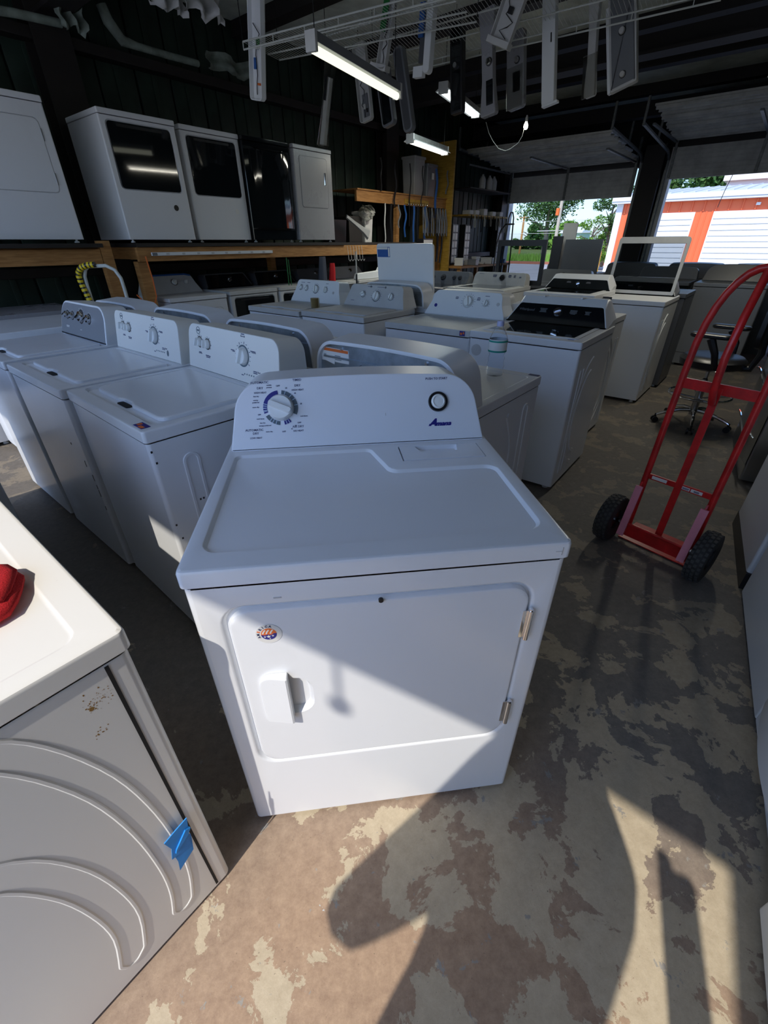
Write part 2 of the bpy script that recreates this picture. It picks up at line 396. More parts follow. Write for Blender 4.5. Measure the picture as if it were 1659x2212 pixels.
# ================================================================ SETTING
T_uv = frame(P(0,0), (UX,UY,0), (VX,VY,0))      # local x = u, y = v, z up
def ubox(g, u0_, u1_, v0_, v1_, z0, z1, bev=0): return g.box(u0_, u1_, v0_, v1_, z0, z1, bev, T=T_uv)
UD, VL, VR, UE = 11.5, 5.65, -2.3, -1.6          # far door wall, left wall, right wall, entrance wall
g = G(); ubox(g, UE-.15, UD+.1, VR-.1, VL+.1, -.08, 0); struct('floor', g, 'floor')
# left wall: sheet-metal panels, each a piece of its own, with girts
g = G(); ubox(g, UE, UD+.1, VL+.05, VL+.10, 0, 3.75); wl = struct('wall_left', g, 'greenwall')
gp = G(); gp.box(0, .38, 0, .03, 0, 3.7, .01); gp.box(.16,.22,-.012,.0,0,3.7,.005); pm = mesh_of(gp, 'panel', 'greenwall')
k = 0; uu = UE
while uu < UD-.3:
    o = bpy.data.objects.new('panel', pm); COL.objects.link(o); o.matrix_world = T_uv @ Matrix.Translation((uu+.01, VL+.015-(k%2)*.006, 0)); o.parent = wl; uu += .40; k += 1
for z in (1.15, 3.0):
    g = G(); ubox(g, UE, UD, VL-.16, VL-.02, z-.04, z+.05, .01); struct('girt', g, 'brown', wl)
for uc in (1.95, 6.9, 11.3):
    g = G(); ubox(g, uc-.16, uc+.16, VL-.26, VL-.24, 0, 3.7); ubox(g, uc-.012, uc+.012, VL-.24, VL-.03, 0, 3.7); ubox(g, uc-.16, uc+.16, VL-.05, VL-.03, 0, 3.7); struct('wall_column', g, 'brown', wl)
# right wall
g = G(); ubox(g, UE, UD+.1, VR-.1, VR, 0, 3.75); struct('wall_right', g, 'greenwall')
# entrance wall behind the photographer with its roll-up opening
EO0, EO1, EH = -1.075, 5.2, 2.66
g = G(); ubox(g, UE-.12, UE, VR-.1, EO0, 0, 3.75); ubox(g, UE-.12, UE, EO1, VL+.1, 0, 3.75); ubox(g, UE-.12, UE, EO0, EO1, EH, 3.75); struct('wall_entrance', g, 'doorm')
# far wall with two openings
D1a, D1b, D2a, D2b = 2.62, 5.38, -.85, 2.05
g = G()
ubox(g, UD, UD+.12, D1b, VL+.1, 0, 3.75); ubox(g, UD, UD+.12, VR-.1, D2a, 0, 3.75); ubox(g, UD, UD+.12, D2b, D1a, 0, 3.75); ubox(g, UD, UD+.12, D2a, D1b, 2.68, 3.75)
ws = struct('wall_far', g, 'brown')
g = G(); ubox(g, UD-.22, UD-.002, D2b+.10, D1a-.10, 0, 3.0, .01); struct('door_post', g, 'brown', ws)
for a, b in ((D1b-.02,D1b+.08),(D2b-.05,D2b+.03)):
    g = G(); ubox(g, UD-.04, UD+.18, a, b, 0, 2.95); struct('door_jamb', g, 'doorm', ws)
# sectional overhead doors, partly raised: last sections hang in the opening, the others lie under the roof
def overhead(name, va, vb, zb):
    g = G(); ubox(g, UD-.10, UD-.06, va, vb, zb, zb+.5)
    def section(T):
        q = G(T); L = vb-va; q.box(0, L, 0, .03, 0, .49, .004)
        for zz in (.06,.13,.20,.29,.36,.43): q.box(.03, L-.03, .03, .046, zz, zz+.020, .004)
        return q
    TT = lambda u_, z_, tilt: Matrix(T_uv) @ Matrix.Translation((u_, va, z_)) @ Matrix.Rotation(math.pi/2, 4, 'Z') @ Matrix.Rotation(tilt, 4, 'X')
    q = section(TT(UD-.08, zb, 0)); d = struct(name, q, 'doorm')
    struct('door_section', section(TT(UD-.08, zb+.5, 0)), 'doorm', d) if zb+.5 < 2.6 else None
    u_ = UD-.22; z_ = max(zb+.62, 2.78)
    for i in range(4):
        q = G(T_uv); zt = z_+.05*i
        q.box(u_-.49, u_, va, vb, zt, zt+.03, .004)
        for a in (.0,.2,.44): q.box(u_-.47+a, u_-.44+a, va+.02, vb-.02, zt-.045, zt, .004)
        struct('door_section', q, 'doorm', d); u_ -= .5
    for vv in (va+.015, (va+vb)/2, vb-.06):
        q = G(T_uv); q.box(UD-.14, UD-.105, vv, vv+.045, zb+.02, zb+.96, .004); q.box(UD-2.15, UD-.25, vv, vv+.045, z_-.075, z_-.045, .004)
        struct('door_stile', q, 'track', d)
    for vv in (va-.07, vb+.03):
        q = G(T_uv); q.box(UD-.11, UD-.05, vv, vv+.04, .2, 2.6)
        pts = [(UD-.08,vv+.02,2.6),(UD-.10,vv+.02,2.75),(UD-.2,vv+.02,2.84),(UD-.35,vv+.02,2.87),(UD-2.4,vv+.02,2.98)]
        q.tube(pts, .028, 6); q.box(UD-2.44,UD-2.40,vv,vv+.03,2.95,3.3); q.box(UD-1.3,UD-1.27,vv,vv+.03,2.9,3.3)
        struct('door_track', q, 'track', d)
    return d
dd1 = overhead('door_1', D1a, D1b, 2.19)
overhead('door_2', D2a, D2b, 2.44)
q = G(T_uv); q.tube([(UD-.1,.95,2.44),(UD-.12,.99,2.2),(UD-.1,1.02,1.95)], .006, 5); struct('pull_cord', q, 'black', dd1)
# ceiling: insulation bays between dark purlins
g = G(); ubox(g, UE-.15, UD+.2, VR-.1, VL+.12, 3.74, 3.80); ce = struct('ceiling', g, 'purlin')
k = 0; uu = UE
while uu < UD-.2:
    g = G(); ubox(g, uu+.05, min(uu+1.36, UD-.02), VR+.02, VL-.02, 3.62, 3.72, .02); struct('insulation_bay', g, 'ceil', ce)
    g = G(); ubox(g, uu-.10, uu+.03, VR+.02, VL-.02, 3.50, 3.73, .01); ubox(g, uu-.12, uu+.05, VR+.02, VL-.02, 3.48, 3.51); struct('purlin', g, 'purlin', ce); uu += 1.45
g = G(); ubox(g, 1.84, 2.06, VR, VL, 3.10, 3.13); ubox(g, 1.94,1.96,VR,VL,3.13,3.42); struct('rafter', g, 'purlin', ce)
g = G(); ubox(g, 6.8, 7.05, VR, VL, 3.22, 3.25); ubox(g, 6.92,6.94,VR,VL,3.25,3.42); struct('rafter', g, 'purlin', ce)
g = G(); ubox(g, 9.9, 10.1, VR, VL, 3.20, 3.23); ubox(g, 9.99,10.01,VR,VL,3.23,3.42); struct('rafter', g, 'purlin', ce)
# ground outside
g = G(); g.box(-60, UE-.15, -60, 70, -.12, -.02, T=T_uv); struct('ground_entrance', g, solid('pale_driveway', (.60,.59,.57), .9, var=.2, vs=1))
g = G(); g.box(UD+.1, 36, -40, 60, -.12, -.03, T=T_uv); struct('ground_street', g, 'asph')
g = G(); g.box(36, 36.8, -40, 60, -.12, .12, T=T_uv); struct('ground_verge', g, 'terra')
g = G(); g.box(36.8, 200, -90, 160, -.12, .12, T=T_uv); go = struct('ground_field', g, 'grass')
g = G(); rnd = random.Random(4)
for i in range(5000):
    a, b = rnd.uniform(36.9, 42), rnd.uniform(6, 26); h = rnd.uniform(.2,.6); w_ = .03; x2 = rnd.uniform(-.15,.15)
    v = g.vs([(a,b-w_,.1),(a,b+w_,.1),(a+x2,b+x2,.1+h)], T_uv); g.face(v)
gs = part('tall_grass', g, 'leaf2', kind='stuff'); tag(gs, 'strip of tall yellow-green roadside grass beyond the street', 'grass')

# ================================================================ APPLIANCES
FR = lambda: frame((0,0,0), (1,0,0), (0,0,1))
def knob(t, T, x, s, r, mat='knob', ring=None, rot=0.0, hgt=.016, name='knob'):
    K = T @ Matrix.Translation((x, s, 0)) @ Matrix.Rotation(rot, 4, 'Z')
    g = G(); g.loft([ell(0,0,r,n=20), [(a,b,hgt*.75) for a,b in ell(0,0,r*.94,n=20)], [(a,b,hgt) for a,b in ell(0,0,r*.86,n=20)]], T=K)
    L = rr(-r*.95, r*.95, -r*.26, r*.26, r*.2, 3); g.loft([[(a,b,hgt*.9) for a,b in L], [(a,b,hgt*1.7) for a,b in offs(L, r*.08)]], T=K)
    o = part(name, g, mat, t)
    if ring:
        g = G(); g.plate(ell(0,0,r*1.28,n=28), [[(ell(0,0,r*1.02,n=28), 0)]], T=K @ Matrix.Translation((0,0,.0008)))
        g = G(); a = [(x_,y_,.0008) for x_,y_ in ell(0,0,r*1.25,n=28)]; b = [(x_,y_,.0016) for x_,y_ in ell(0,0,r*1.22,n=28)]; c = [(x_,y_,.0008) for x_,y_ in ell(0,0,r*1.05,n=28)]
        g.loft([a,b,c], False, False, T=K); part('knob_ring', g, ring, t)
    return o
def ticks(g, T, x, s, r, n, a0, a1, ln=.006, w=.0022):
    for i in range(n):
        a = a0+(a1-a0)*i/max(1,n-1); K = T @ Matrix.Translation((x+r*math.cos(a), s+r*math.sin(a), .0003)) @ Matrix.Rotation(a if i%2 else 0, 4, 'Z')
        g.box(-ln*(1.4 if i%3 else .6), ln*(1.4 if i%3 else .6), -w/2, w/2, 0, .0006, T=K)
def dashes(g, T, x, s, w, n=3, hh=.0035, gap=.0062, rs=None):
    rs = rs or random.Random(int((x+9)*1000+s*777))
    for i in range(n):
        ww = w*rs.uniform(.6,1); g.box(x-ww/2, x+ww/2, s-i*gap-hh/2, s-i*gap+hh/2, .0002, .0008, T=T)
def machine(name, label, cat, u, v, rz, w=.69, d=.66, h=.915, z0=0., body='white', top='washer', topmat=None, front='plain', side=None, con=None, back=None, group=None, feet=True, xy=None, lidopen=None, bz=.03):
    loc = Vector((xy[0], xy[1], z0)) if xy else P(u, v, z0)
    t = thing(name, label, cat, loc, rz, group); topmat = topmat or body; r = .014; hb = h-.045
    # cabinet
    g = G(); arc = lambda cx, cy, a0: [(cx+r*math.cos(a0+k*math.pi/8), cy+r*math.sin(a0+k*math.pi/8)) for k in range(5)]
    pth = arc(w/2-r, r, -math.pi/2) + arc(w/2-r, d-r, 0) + arc(-w/2+r, d-r, math.pi/2) + arc(-w/2+r, r, math.pi)
    g.loft([[(x,y,bz) for x,y in pth], [(x,y,hb-.004) for x,y in pth], [(x*.996,y,hb) for x,y in pth]], False, False, closed=False)
    F = FR(); fo = [(-w/2+r,bz),(w/2-r,bz),(w/2-r,hb-.002),(-w/2+r,hb-.002)]
    st = []
    if front == 'amana':
        # raised land, channel and door pocket
        Lp = rr(-.322,.322,.275,.822,.055,6); st = [[(Lp,0),(offs(Lp,.006),-.004),(offs(Lp,.011),-.012),(offs(Lp,.05),-.012)]]
    elif front == 'door':
        Lp = rr(-w*.41,w*.41,h*.36,h*.86,.04,5); st = [[(Lp,0),(offs(Lp,.005),-.008),(offs(Lp,.03),-.008)]]
    elif front == 'window':
        Lp = rr(-w*.43,w*.43,.42*h,.93*h,.04,5); st = [[(Lp,0),(offs(Lp,.012),-.012),(offs(Lp,.03),-.012)]]
    g.plate(fo, st, T=F)
    if bz > 0: g.face(g.vs([(x,y,bz+.002) for x,y in pth]))
    cab = part('cabinet', g, body, t)
    if side:
        for sg in (1,-1):
            if sg not in side[0]: continue
            T = frame((w/2,0,0),(0,1,0),(0,0,1)) if sg > 0 else frame((-w/2,0,0),(0,-1,0),(0,0,1)); g = G(); mx = (lambda a: a) if sg > 0 else (lambda a: -a)
            if side[1] == 'stadium':
                L = [(mx(a),b) for a,b in rr(.10,.15,.30,.80,.024,6)]; g.band(L, .012, .004, True, T)
                arcp = [(mx(.21+.02*math.sin(i/14*math.pi)+ (.10*(1-math.cos((i-9)/5*math.pi/2)) if i > 9 else 0)), .22+.58*i/14) for i in range(15)]; g.band(arcp, .03, .004, False, T)
            elif side[1] == 'ridges':
                for yy in (.09,.15): g.band([(mx(yy),.10),(mx(yy),h*.82)], .018, .005, False, T)
                for rad in (.2,.26): g.band([(mx(.36+rad*.95*math.cos(a)), .45+rad*1.35*math.sin(a)) for a in [math.pi*(.55+.9*k/18) for k in range(19)]], .03, .005, False, T)
            elif side[1] == 'arcs':
                def outline(path, w0):
                    n_ = len(path); L1, L2 = [], []
                    for i_ in range(n_):
                        a_ = Vector(path[max(0,i_-1)]); b_ = Vector(path[min(n_-1,i_+1)]); dd = (b_-a_).normalized(); nn = Vector((-dd.y,dd.x)); w2 = w0*(.35 if i_ in (0,n_-1) else 1)/2; L1.append(tuple(Vector(path[i_])+nn*w2)); L2.append(tuple(Vector(path[i_])-nn*w2))
                    g.band(rpoly(L1+L2[::-1], .02, 3), .011, .0018, True, T, .6)
                def cr(pts_):
                    o_ = []
                    for i_ in range(len(pts_)-1):
                        p0_,p1_,p2_,p3_ = [Vector(pts_[max(0,min(len(pts_)-1,i_+k_))]) for k_ in (-1,0,1,2)]
                        for s_ in range(4): tt_ = s_/4; o_.append(tuple(.5*((2*p1_)+(p2_-p0_)*tt_+(2*p0_-5*p1_+4*p2_-p3_)*tt_**2+(3*p1_-p0_-3*p2_+p3_)*tt_**3)))
                    return o_+[pts_[-1]]
                outline(cr([(mx(y_),z_) for y_,z_ in ((.30,.86),(.215,.84),(.165,.77),(.118,.62),(.095,.45),(.090,.28),(.098,.16),(.118,.06))]), .045)
                outline(cr([(mx(y_),z_) for y_,z_ in ((.48,.70),(.36,.68),(.27,.60),(.225,.48),(.205,.34),(.205,.2),(.235,.06))]), .05)
            part('side_pressing', g, body, t)
    # front fittings
    if front == 'amana':
        Ld = rr(-.305,.309,.290,.806,.045,6)
        cup = rr(-.262,-.160,.476,.600,(.012,.04,.04,.012),5)
        g = G(T=frame((0,-.002,0),(1,0,0),(0,0,1))); g.plate(offs(Ld,.006), [[(cup,0),(offs(cup,.006),-.006),(offs(cup,.016),-.024)]])
        L0 = Ld; g.loft([[(x,z,-.02) for x,z in L0],[(x,z,-.006) for x,z in L0],[(x,z,-.0015) for x,z in offs(L0,.002)],[(x,z,0) for x,z in offs(L0,.006)]], False, False)
        dr = part('door', g, 'amana', t)
        g = G(); hp = rr(-.272,-.209,.464,.622,(.006,.004,.004,.03),5); TH_ = frame((0,-.003,0),(1,0,0),(0,0,1))
        V = [[(x,z,0) for x,z in hp],[(x,z,.004+ (x+.272)*.22) for x,z in hp],[(x,z,.007+(x+.272)*.22) for x,z in offs(hp,.004)]]; g.loft(V, T=TH_); part('handle', g, 'amana', dr)
        for zc in (.698,.386):
            g = G(); g.cyl((.3155,-.006,zc-.043),(.3155,-.006,zc+.043),.0062,n=12); g.cyl((.3155,-.006,zc+.043),(.3155,-.006,zc+.047),.0045,n=12); g.box(.300,.312,-.004,-.001,zc-.04,zc+.04,.001); part('hinge', g, 'chrome', t, 'chrome door hinge')
        g = G(); g.cyl((-.005,-.0,.806),(-.005,-.006,.806),.005,n=10); part('screw', g, 'black', t)
        # round seal with a map and stars
        TS = frame((-.231,-.0024,.742),(1,0,0),(0,0,1)); g = G(); g.loft([ell(0,0,.026,n=32),[(a,b,.0005) for a,b in ell(0,0,.026,n=32)]], T=TS); sk = part('sticker', g, 'paper', t, 'round sticker with a flag-coloured emblem')
        g = G(); g.loft([ell(0,.0,.0155,n=28),[(a,b,.0008) for a,b in ell(0,0,.0155,n=28)]], T=TS); part('emblem_stripe', g, 'orange', sk)
        g = G()
        for dx_ in (-.009,-.002,.006): g.band([(dx_-.003,.001),(dx_-.001,.006),(dx_+.003,.0115)], .0032, .0011, T=TS, sl=.1)
        part('emblem_stripe', g, 'paper', sk)
        g = G(); lp = [(-.0155,-.001),(-.008,-.003),(-.003,-.001),(.004,-.003),(.010,.001),(.0155,.001)]+[(.0155*math.cos(a),.0155*math.sin(a)) for a in [-.05-k*(math.pi-.1)/10 for k in range(11)]]
        g.prism(lp[::-1], .0006, .0012, T=TS); part('emblem_field', g, 'navy', sk)
        g = G()
        for sx_, sy_, sr in ((-.001,-.0065,.0045),(-.0085,-.0068,.0026),(.0075,-.0050,.0028),(.0012,-.0125,.0018)):
            pts = [(sx_+(sr if k%2==0 else sr*.42)*math.sin(k*math.pi/5), sy_+(sr if k%2==0 else sr*.42)*math.cos(k*math.pi/5)) for k in range(10)]; g.prism(pts[::-1], .0011, .0016, T=TS)
        part('emblem_star', g, 'paper', sk)
        for i, ch in enumerate('AMERICA'):
            a = R(200-i*20.5); txt('letter', ch, .0075, TS @ Matrix.Translation((.0205*math.cos(a), .0205*math.sin(a), .0006)) @ Matrix.Rotation(a-math.pi/2, 4, 'Z'), 'orange' if ch == 'E' else 'ink', sk, bold=.0003)
    elif front == 'door':
        Ld = offs(rr(-w*.41,w*.41,h*.36,h*.86,.04,5), .007); g = G(T=frame((0,-.001,0),(1,0,0),(0,0,1))); 
        g.loft([[(x,z,-.006) for x,z in Ld],[(x,z,0) for x,z in Ld],[(x,z,.003) for x,z in offs(Ld,.005)]]); part('door', g, body, t)
        for zc in (h*.75,h*.46): g = G(); g.cyl((w*.41-.006,-.005,zc-.04),(w*.41-.006,-.005,zc+.04),.005,n=8); part('hinge', g, 'chrome', t)
        g = G(T=frame((0,-.004,0),(1,0,0),(0,0,1))); L = rr(-w*.30,-w*.27,h*.58,h*.72,.008,3) if front == 'door' else None; g.loft([[(x,z,0) for x,z in L],[(x,z,.010) for x,z in offs(L,.003)]]); part('handle', g, 'dustp', t)
    elif front == 'handleright':
        Ld = rr(-w*.36,w*.36,h*.38,h*.90,.03,5); g = G(T=frame((0,0,0),(1,0,0),(0,0,1))); g.band(Ld, .006, .003, True); part('door_seam', g, 'grey', t)
        g = G(T=frame((0,0,0),(1,0,0),(0,0,1))); g.loft([[(x,z,0) for x,z in Ld],[(x,z,.004) for x,z in offs(Ld,.004)]]); dr = part('door', g, body, t)
        L = rr(w*.27,w*.305,h*.62,h*.76,.01,4); g = G(T=frame((0,-.004,0),(1,0,0),(0,0,1))); g.loft([[(x,z,0) for x,z in L],[(x,z,.008) for x,z in offs(L,.004)]]); part('handle', g, 'chrome', dr)
    elif front == 'window':
        Lp = offs(rr(-w*.43,w*.43,.42*h,.93*h,.04,5), .012); g = G(T=frame((0,-.002,0),(1,0,0),(0,0,1))); g.loft([[(x,z,-.008) for x,z in Lp],[(x,z,-.002) for x,z in Lp],[(x,z,0) for x,z in offs(Lp,.003)]]); part('door_glass', g, 'gloss', t, 'glossy black door panel')
        g = G(T=frame((0,0,0),(1,0,0),(0,0,1))); L = rr(-w*.30,w*.30,.885*h,.905*h,.008,3); g.loft([[(x,z,-.002) for x,z in L],[(x,z,.004) for x,z in L]]); part('handle_recess', g, 'black', t)
        g = G(T=frame((w*.28,-.0012,.30*h),(1,0,0),(0,0,1))); g.loft([ell(0,0,.025,n=20),[(a,b,.0006) for a,b in ell(0,0,.025,n=20)]]); part('sticker', g, 'black' if 'dark round' in label else 'paper', t)
    elif front == 'bowed':
        g = G(); n_ = 14; rows = []
        for z_ in (bz+.12, h-.12):
            rows.append([(-w/2+.004+(w-.008)*k/n_, -.002-.055*math.sin(math.pi*k/n_)**.7, z_) for k in range(n_+1)])
        rows = [[(x, y*.2, rows[0][0][2]-.02) for x,y,z in rows[0]]] + rows + [[(x, y*.2, rows[1][0][2]+.03) for x,y,z in rows[1]]]
        g.loft(rows, False, False, closed=False); part('door', g, body, t)
    elif front == 'seam':
        g = G(); g.box(-w/2+.0,w/2,-.0008,.0005,.165,.170); part('kick_seam', g, 'dark', t)
    # top panel
    tg = G()
    o_ = rr(-w/2-.003,w/2+.003,-.006,d,.012,3)
    stacks = []
    if top == 'amana':
        Lr = rpoly([(-.340,.046),(.338,.046),(.338,.350),(.066,.350),(.026,.492),(-.345,.492)], (.035,.035,.035,.022,.022,.02), 5)
        scr = rr(.102,.330,.395,.492,.004,2); stacks = [[(Lr,0),(offs(Lr,.002),-.0015),(offs(Lr,.008),-.0075)],[(scr,0),(offs(scr,.0015),-.010)]]
    elif top == 'dryer':
        Lr = rr(-w/2+.03,w/2-.03,.045,d-.19,.03,5); stacks = [[(Lr,0),(offs(Lr,.003),-.001),(offs(Lr,.010),-.004)]]
    elif top == 'washer':
        Lr = rr(-w/2+.035,w/2-.035,.045,d-.165,.03,5); stacks = [[(Lr,0),(offs(Lr,.008),-.010)]]
    elif top == 'glass':
        Lr = rr(-w/2+.045,w/2-.045,.06,d-.13,.03,5); stacks = [[(Lr,0),(offs(Lr,.01),-.010)]]
    TT = frame((0,0,h),(1,0,0),(0,1,0))
    tg.plate(offs(o_,.008), stacks, T=TT)
    tg.loft([[(x,y,h-.041) for x,y in offs(o_,.003)],[(x,y,h-.038) for x,y in o_],[(x,y,h-.008) for x,y in o_],[(x,y,h-.0025) for x,y in offs(o_,.0025)],[(x,y,h) for x,y in offs(o_,.008)]], True, False)
    tp = part('top_panel', tg, topmat, t)
    if top == 'amana':
        g = G(T=frame((0,0,h-.0045),(1,0,0),(0,1,0))); L = offs(rr(.102,.330,.395,.492,.004,2),.0038); hd = [(.148,.489),(.162,.448),(.262,.448),(.272,.489)][::-1]
        hd = [(.148,.486),(.160,.446),(.262,.446),(.270,.486)]
        g.plate([(x,y,.0055) for x,y in L], []); g.bm.free(); g = G(T=frame((0,0,h+.001),(1,0,0),(0,1,0)))
        g.plate(L, [[(hd,0),(offs(hd,.004),-.012)]]); g.loft([[(x,y,-.006) for x,y in L],[(x,y,0) for x,y in L]], False, False); part('lint_screen_door', g, 'amana', t)
    if top == 'washer' and not lidopen:
        xl = w/2-.062; L = rpoly([(-xl,.085),(-.06,.085),(-.03,.097),(.03,.097),(.06,.085),(xl,.085),(xl,d-.18),(-xl,d-.18)], (.03,.02,.015,.015,.02,.03,.012,.012), 4)
        g = G(T=TT); g.loft([[(x,y,-.009) for x,y in L],[(x,y,.002) for x,y in L],[(x,y,.0045) for x,y in offs(L,.003)],[(x,y,.005) for x,y in offs(L,.008)]], True, False)
        g.plate([(x,y) for x,y in offs(L,.008)], [], T=Matrix.Translation((0,0,.005))); part('lid', g, topmat, t)
        g = G(T=TT); L = rr(-.045,.045,.070,.094,.008,3); g.loft([[(x,y,-.0095) for x,y in L],[(x,y,-.007) for x,y in L]]); part('lid_notch', g, 'dark', t)
    if top == 'glass' and not lidopen:
        L = offs(rr(-w/2+.045,w/2-.045,.06,d-.13,.03,5),.002); g = G(T=TT); 
        g.plate(L, [[(offs(L,.028),0),(offs(L,.03),-.003)]], T=Matrix.Translation((0,0,.004))); g.loft([[(x,y,-.008) for x,y in L],[(x,y,.004) for x,y in L]], False, False); part('lid', g, topmat, t)
        L2 = offs(L,.029); g = G(T=TT); g.loft([[(x,y,0) for x,y in L2],[(x,y,.003) for x,y in L2]]); part('lid_glass', g, 'gloss', t, 'dark glass lid window')
    if lidopen:
        ang, lh, gm, fm = lidopen; xl = w/2-.035; yb_ = d-.20
        TL = frame((0,yb_,h+.01),(1,0,0),(0,math.sin(ang),math.cos(ang))); L = rr(-xl,xl,0,lh,(.01,.01,.03,.03),5)
        if gm:
            fr_ = .028; inner = rr(-xl+fr_,xl-fr_,.03,lh-.055,.008,3); g = G(T=TL)
            g.plate(L, [[(inner,0)],], T=XY) if False else None
            for zz in (-.009,.009):
                Tz = Matrix.Translation((0,0,zz)); a = g.vs(L, Tz); b = g.vs(inner, Tz); es = [g.bm.edges.new((a[i],a[(i+1)%len(a)])) for i in range(len(a))]+[g.bm.edges.new((b[i],b[(i+1)%len(b)])) for i in range(len(b))]
                bmesh.ops.triangle_fill(g.bm, edges=es, use_beauty=True)
            g.loft([[(x,y,-.009) for x,y in L],[(x,y,.009) for x,y in L]], False, False); g.loft([[(x,y,-.009) for x,y in inner],[(x,y,.009) for x,y in inner]], False, False)
            ld = part('lid', g, fm, t); g = G(T=TL); g.loft([[(x,y,-.002) for x,y in inner],[(x,y,.002) for x,y in inner]]); part('lid_glass', g, gm, ld)
        else:
            g = G(T=TL); g.loft([[(x,y,-.008) for x,y in L],[(x,y,.006) for x,y in L],[(x,y,.009) for x,y in offs(L,.004)]]); ld = part('lid', g, fm, t)
        g = G(T=TT); L = offs(rr(-w/2+.045,w/2-.045,.05,d-.17,.05,5),.01); g.loft([[(x,y,-.02) for x,y in L],[(x,y,-.006) for x,y in L]]); part('tub_opening', g, 'dark', t)
    if feet:
        for sx_ in (-1,1):
            g = G(); g.lathe([(0,0),(.019,0),(.021,.006),(.016,.012),(.009,.014),(.009,bz+.004),(0,bz+.004)], (sx_*(w/2-.05),.05,0), n=12); part('foot', g, 'plast', t)
    # console
    if con:
        C = dict(ya=d-.145, yb=d-.115, zt=.175, wb=w-.012, wt=w-.05, rt=.07, yk=d+.02, mat=body, face=None, knobs=(), crown=0); C.update(con)
        ya, yb, zt = C['ya'], C['yb'], C['zt']; Ls = math.hypot(zt, yb-ya)
        T = frame((0,ya,h-.001),(1,0,0),(0,yb-ya,zt)); wb, wt = C['wb']/2, C['wt']/2
        pts = [(-wb,0),(wb,0),(wt,Ls),(-wt,Ls)]
        if C.get('shoulder'): sh = C['shoulder']; pts = [(-wb,0),(wb,0),(wb-.004,Ls*.12),(wt+.02,Ls*sh),(wt,Ls),(-wt,Ls),(-wt-.02,Ls*sh),(-wb+.004,Ls*.12)]; out = rpoly(pts, (.004,.004,.02,.03,C['rt'],C['rt'],.03,.02), 5)
        else: out = rpoly(pts, (.004,.004,C['rt'],C['rt']), 8)
        if C['crown']:
            out2 = []
            # subdivide the top edge and bow it upwards
            for i, p in enumerate(out):
                q = out[(i+1)%len(out)]; out2.append(p)
                if abs(p[1]-Ls) < 1e-4 and abs(q[1]-Ls) < 1e-4 and abs(p[0]-q[0]) > .1:
                    for k in range(1,12): out2.append((p[0]+(q[0]-p[0])*k/12, Ls))
            out = [(x, s_ + (C['crown']*(1-(x/wt)**2) if s_ > Ls*.6 else 0)*min(1,(s_-Ls*.6)/(Ls*.4))) for x, s_ in out2]
        Ti = T.inverted()
        def backloop(f, y, dz=0):
            r_l = []
            for x, s_ in out:
                p = T @ Vector((x, s_, 0)); r_l.append((x*f, y, max(h-.001, p.z+dz) if s_ > .003 else h-.001))
            return r_l
        g = G(); l0 = [tuple(T @ Vector((x,s_,0))) for x,s_ in offs(out,.006)]; l1 = [tuple(T @ Vector((x,s_,-.002))) for x,s_ in offs(out,.002)]; l2 = [tuple(T @ Vector((x,s_,-.007))) for x,s_ in out]
        bl = backloop(.99, C['yk'], -.012 if not C.get('hump') else C['hump']); mid = None
        loops = [l0,l1,l2]
        if C.get('hump') is not None: loops.append(backloop(.995, yb+.05, C['hump']))
        loops.append(bl)
        g.loft(loops, True, not back)
        if back:
            bp = [(p[0], p[2]) for p in bl]; TB = frame((0,C['yk'],0),(-1,0,0),(0,0,1)); lb = [(-x,z) for x,z in bp][::-1]
            g.loft([[(x,z,0) for x,z in lb],[(x,z,.002) for x,z in offs(lb,.004)],[(x,z,.002) for x,z in offs(lb,.012)],[(x,z,-.02) for x,z in offs(lb,.015)]], False, False, T=TB)
        cs = part('console', g, C['mat'], t)
        if back:
            g = G(T=TB); lq = offs(lb,.0145); g.prism(lq, -.016, -.013)
            xw = C['wt']/2-.03; zt_ = h+zt
            g.band([(-xw,zt_-.072),(xw,zt_-.072)], .010, .006, T=Matrix.Translation((0,0,-.013)))
            g.band(rr(-.12,.10,h+.03,h+.112,.03,5), .012, .008, True, T=Matrix.Translation((0,0,-.013))); part('back_plate', g, 'galv', cs, 'galvanised back plate')
            g = G(T=TB)
            for i in range(9):
                for j in range(5):
                    x_ = xw-.055-.018*i-(j%2)*.009; 
                    if back == 'vents' : g.loft([[(a,b,-.0128) for a,b in ell(-x_+.13,h+.045+j*.013,.0032,n=6)],[(a,b,-.0118) for a,b in ell(-x_+.13,h+.045+j*.013,.0028,n=6)]])
                    else: g.loft([[(a,b,-.0128) for a,b in ell(x_,h+.045+j*.013,.0032,n=6)],[(a,b,-.0118) for a,b in ell(x_,h+.045+j*.013,.0028,n=6)]])
            part('vent_hole', g, 'black', cs, kind='stuff')
            for x_ in (-.2,.2): g = G(T=TB); g.cyl((x_,zt_-.035,-.013),(x_,zt_-.035,-.006),.006,n=8); part('screw', g, 'chrome', cs)
            g = G(T=TB); g.box(-.05,.05,zt_-.012,zt_-.006,-.004,.003); part('clip', g, 'plast', cs)
            # metal cabinet back
            g = G(); g.box(-w/2+.02,w/2-.02,d,d+.006,.06,h-.05); part('back_panel', g, 'galv', t)
        if C['face']:
            fi = offs(out, C.get('fin', .014)); g = G(T=T); g.loft([[(x,s_,-.001) for x,s_ in fi],[(x,s_,.0012) for x,s_ in fi]]); part('console_face', g, C['face'], cs)
        Tf = T @ Matrix.Translation((0,0,.0013 if C['face'] else .0002))
        mg = G(); anym = False
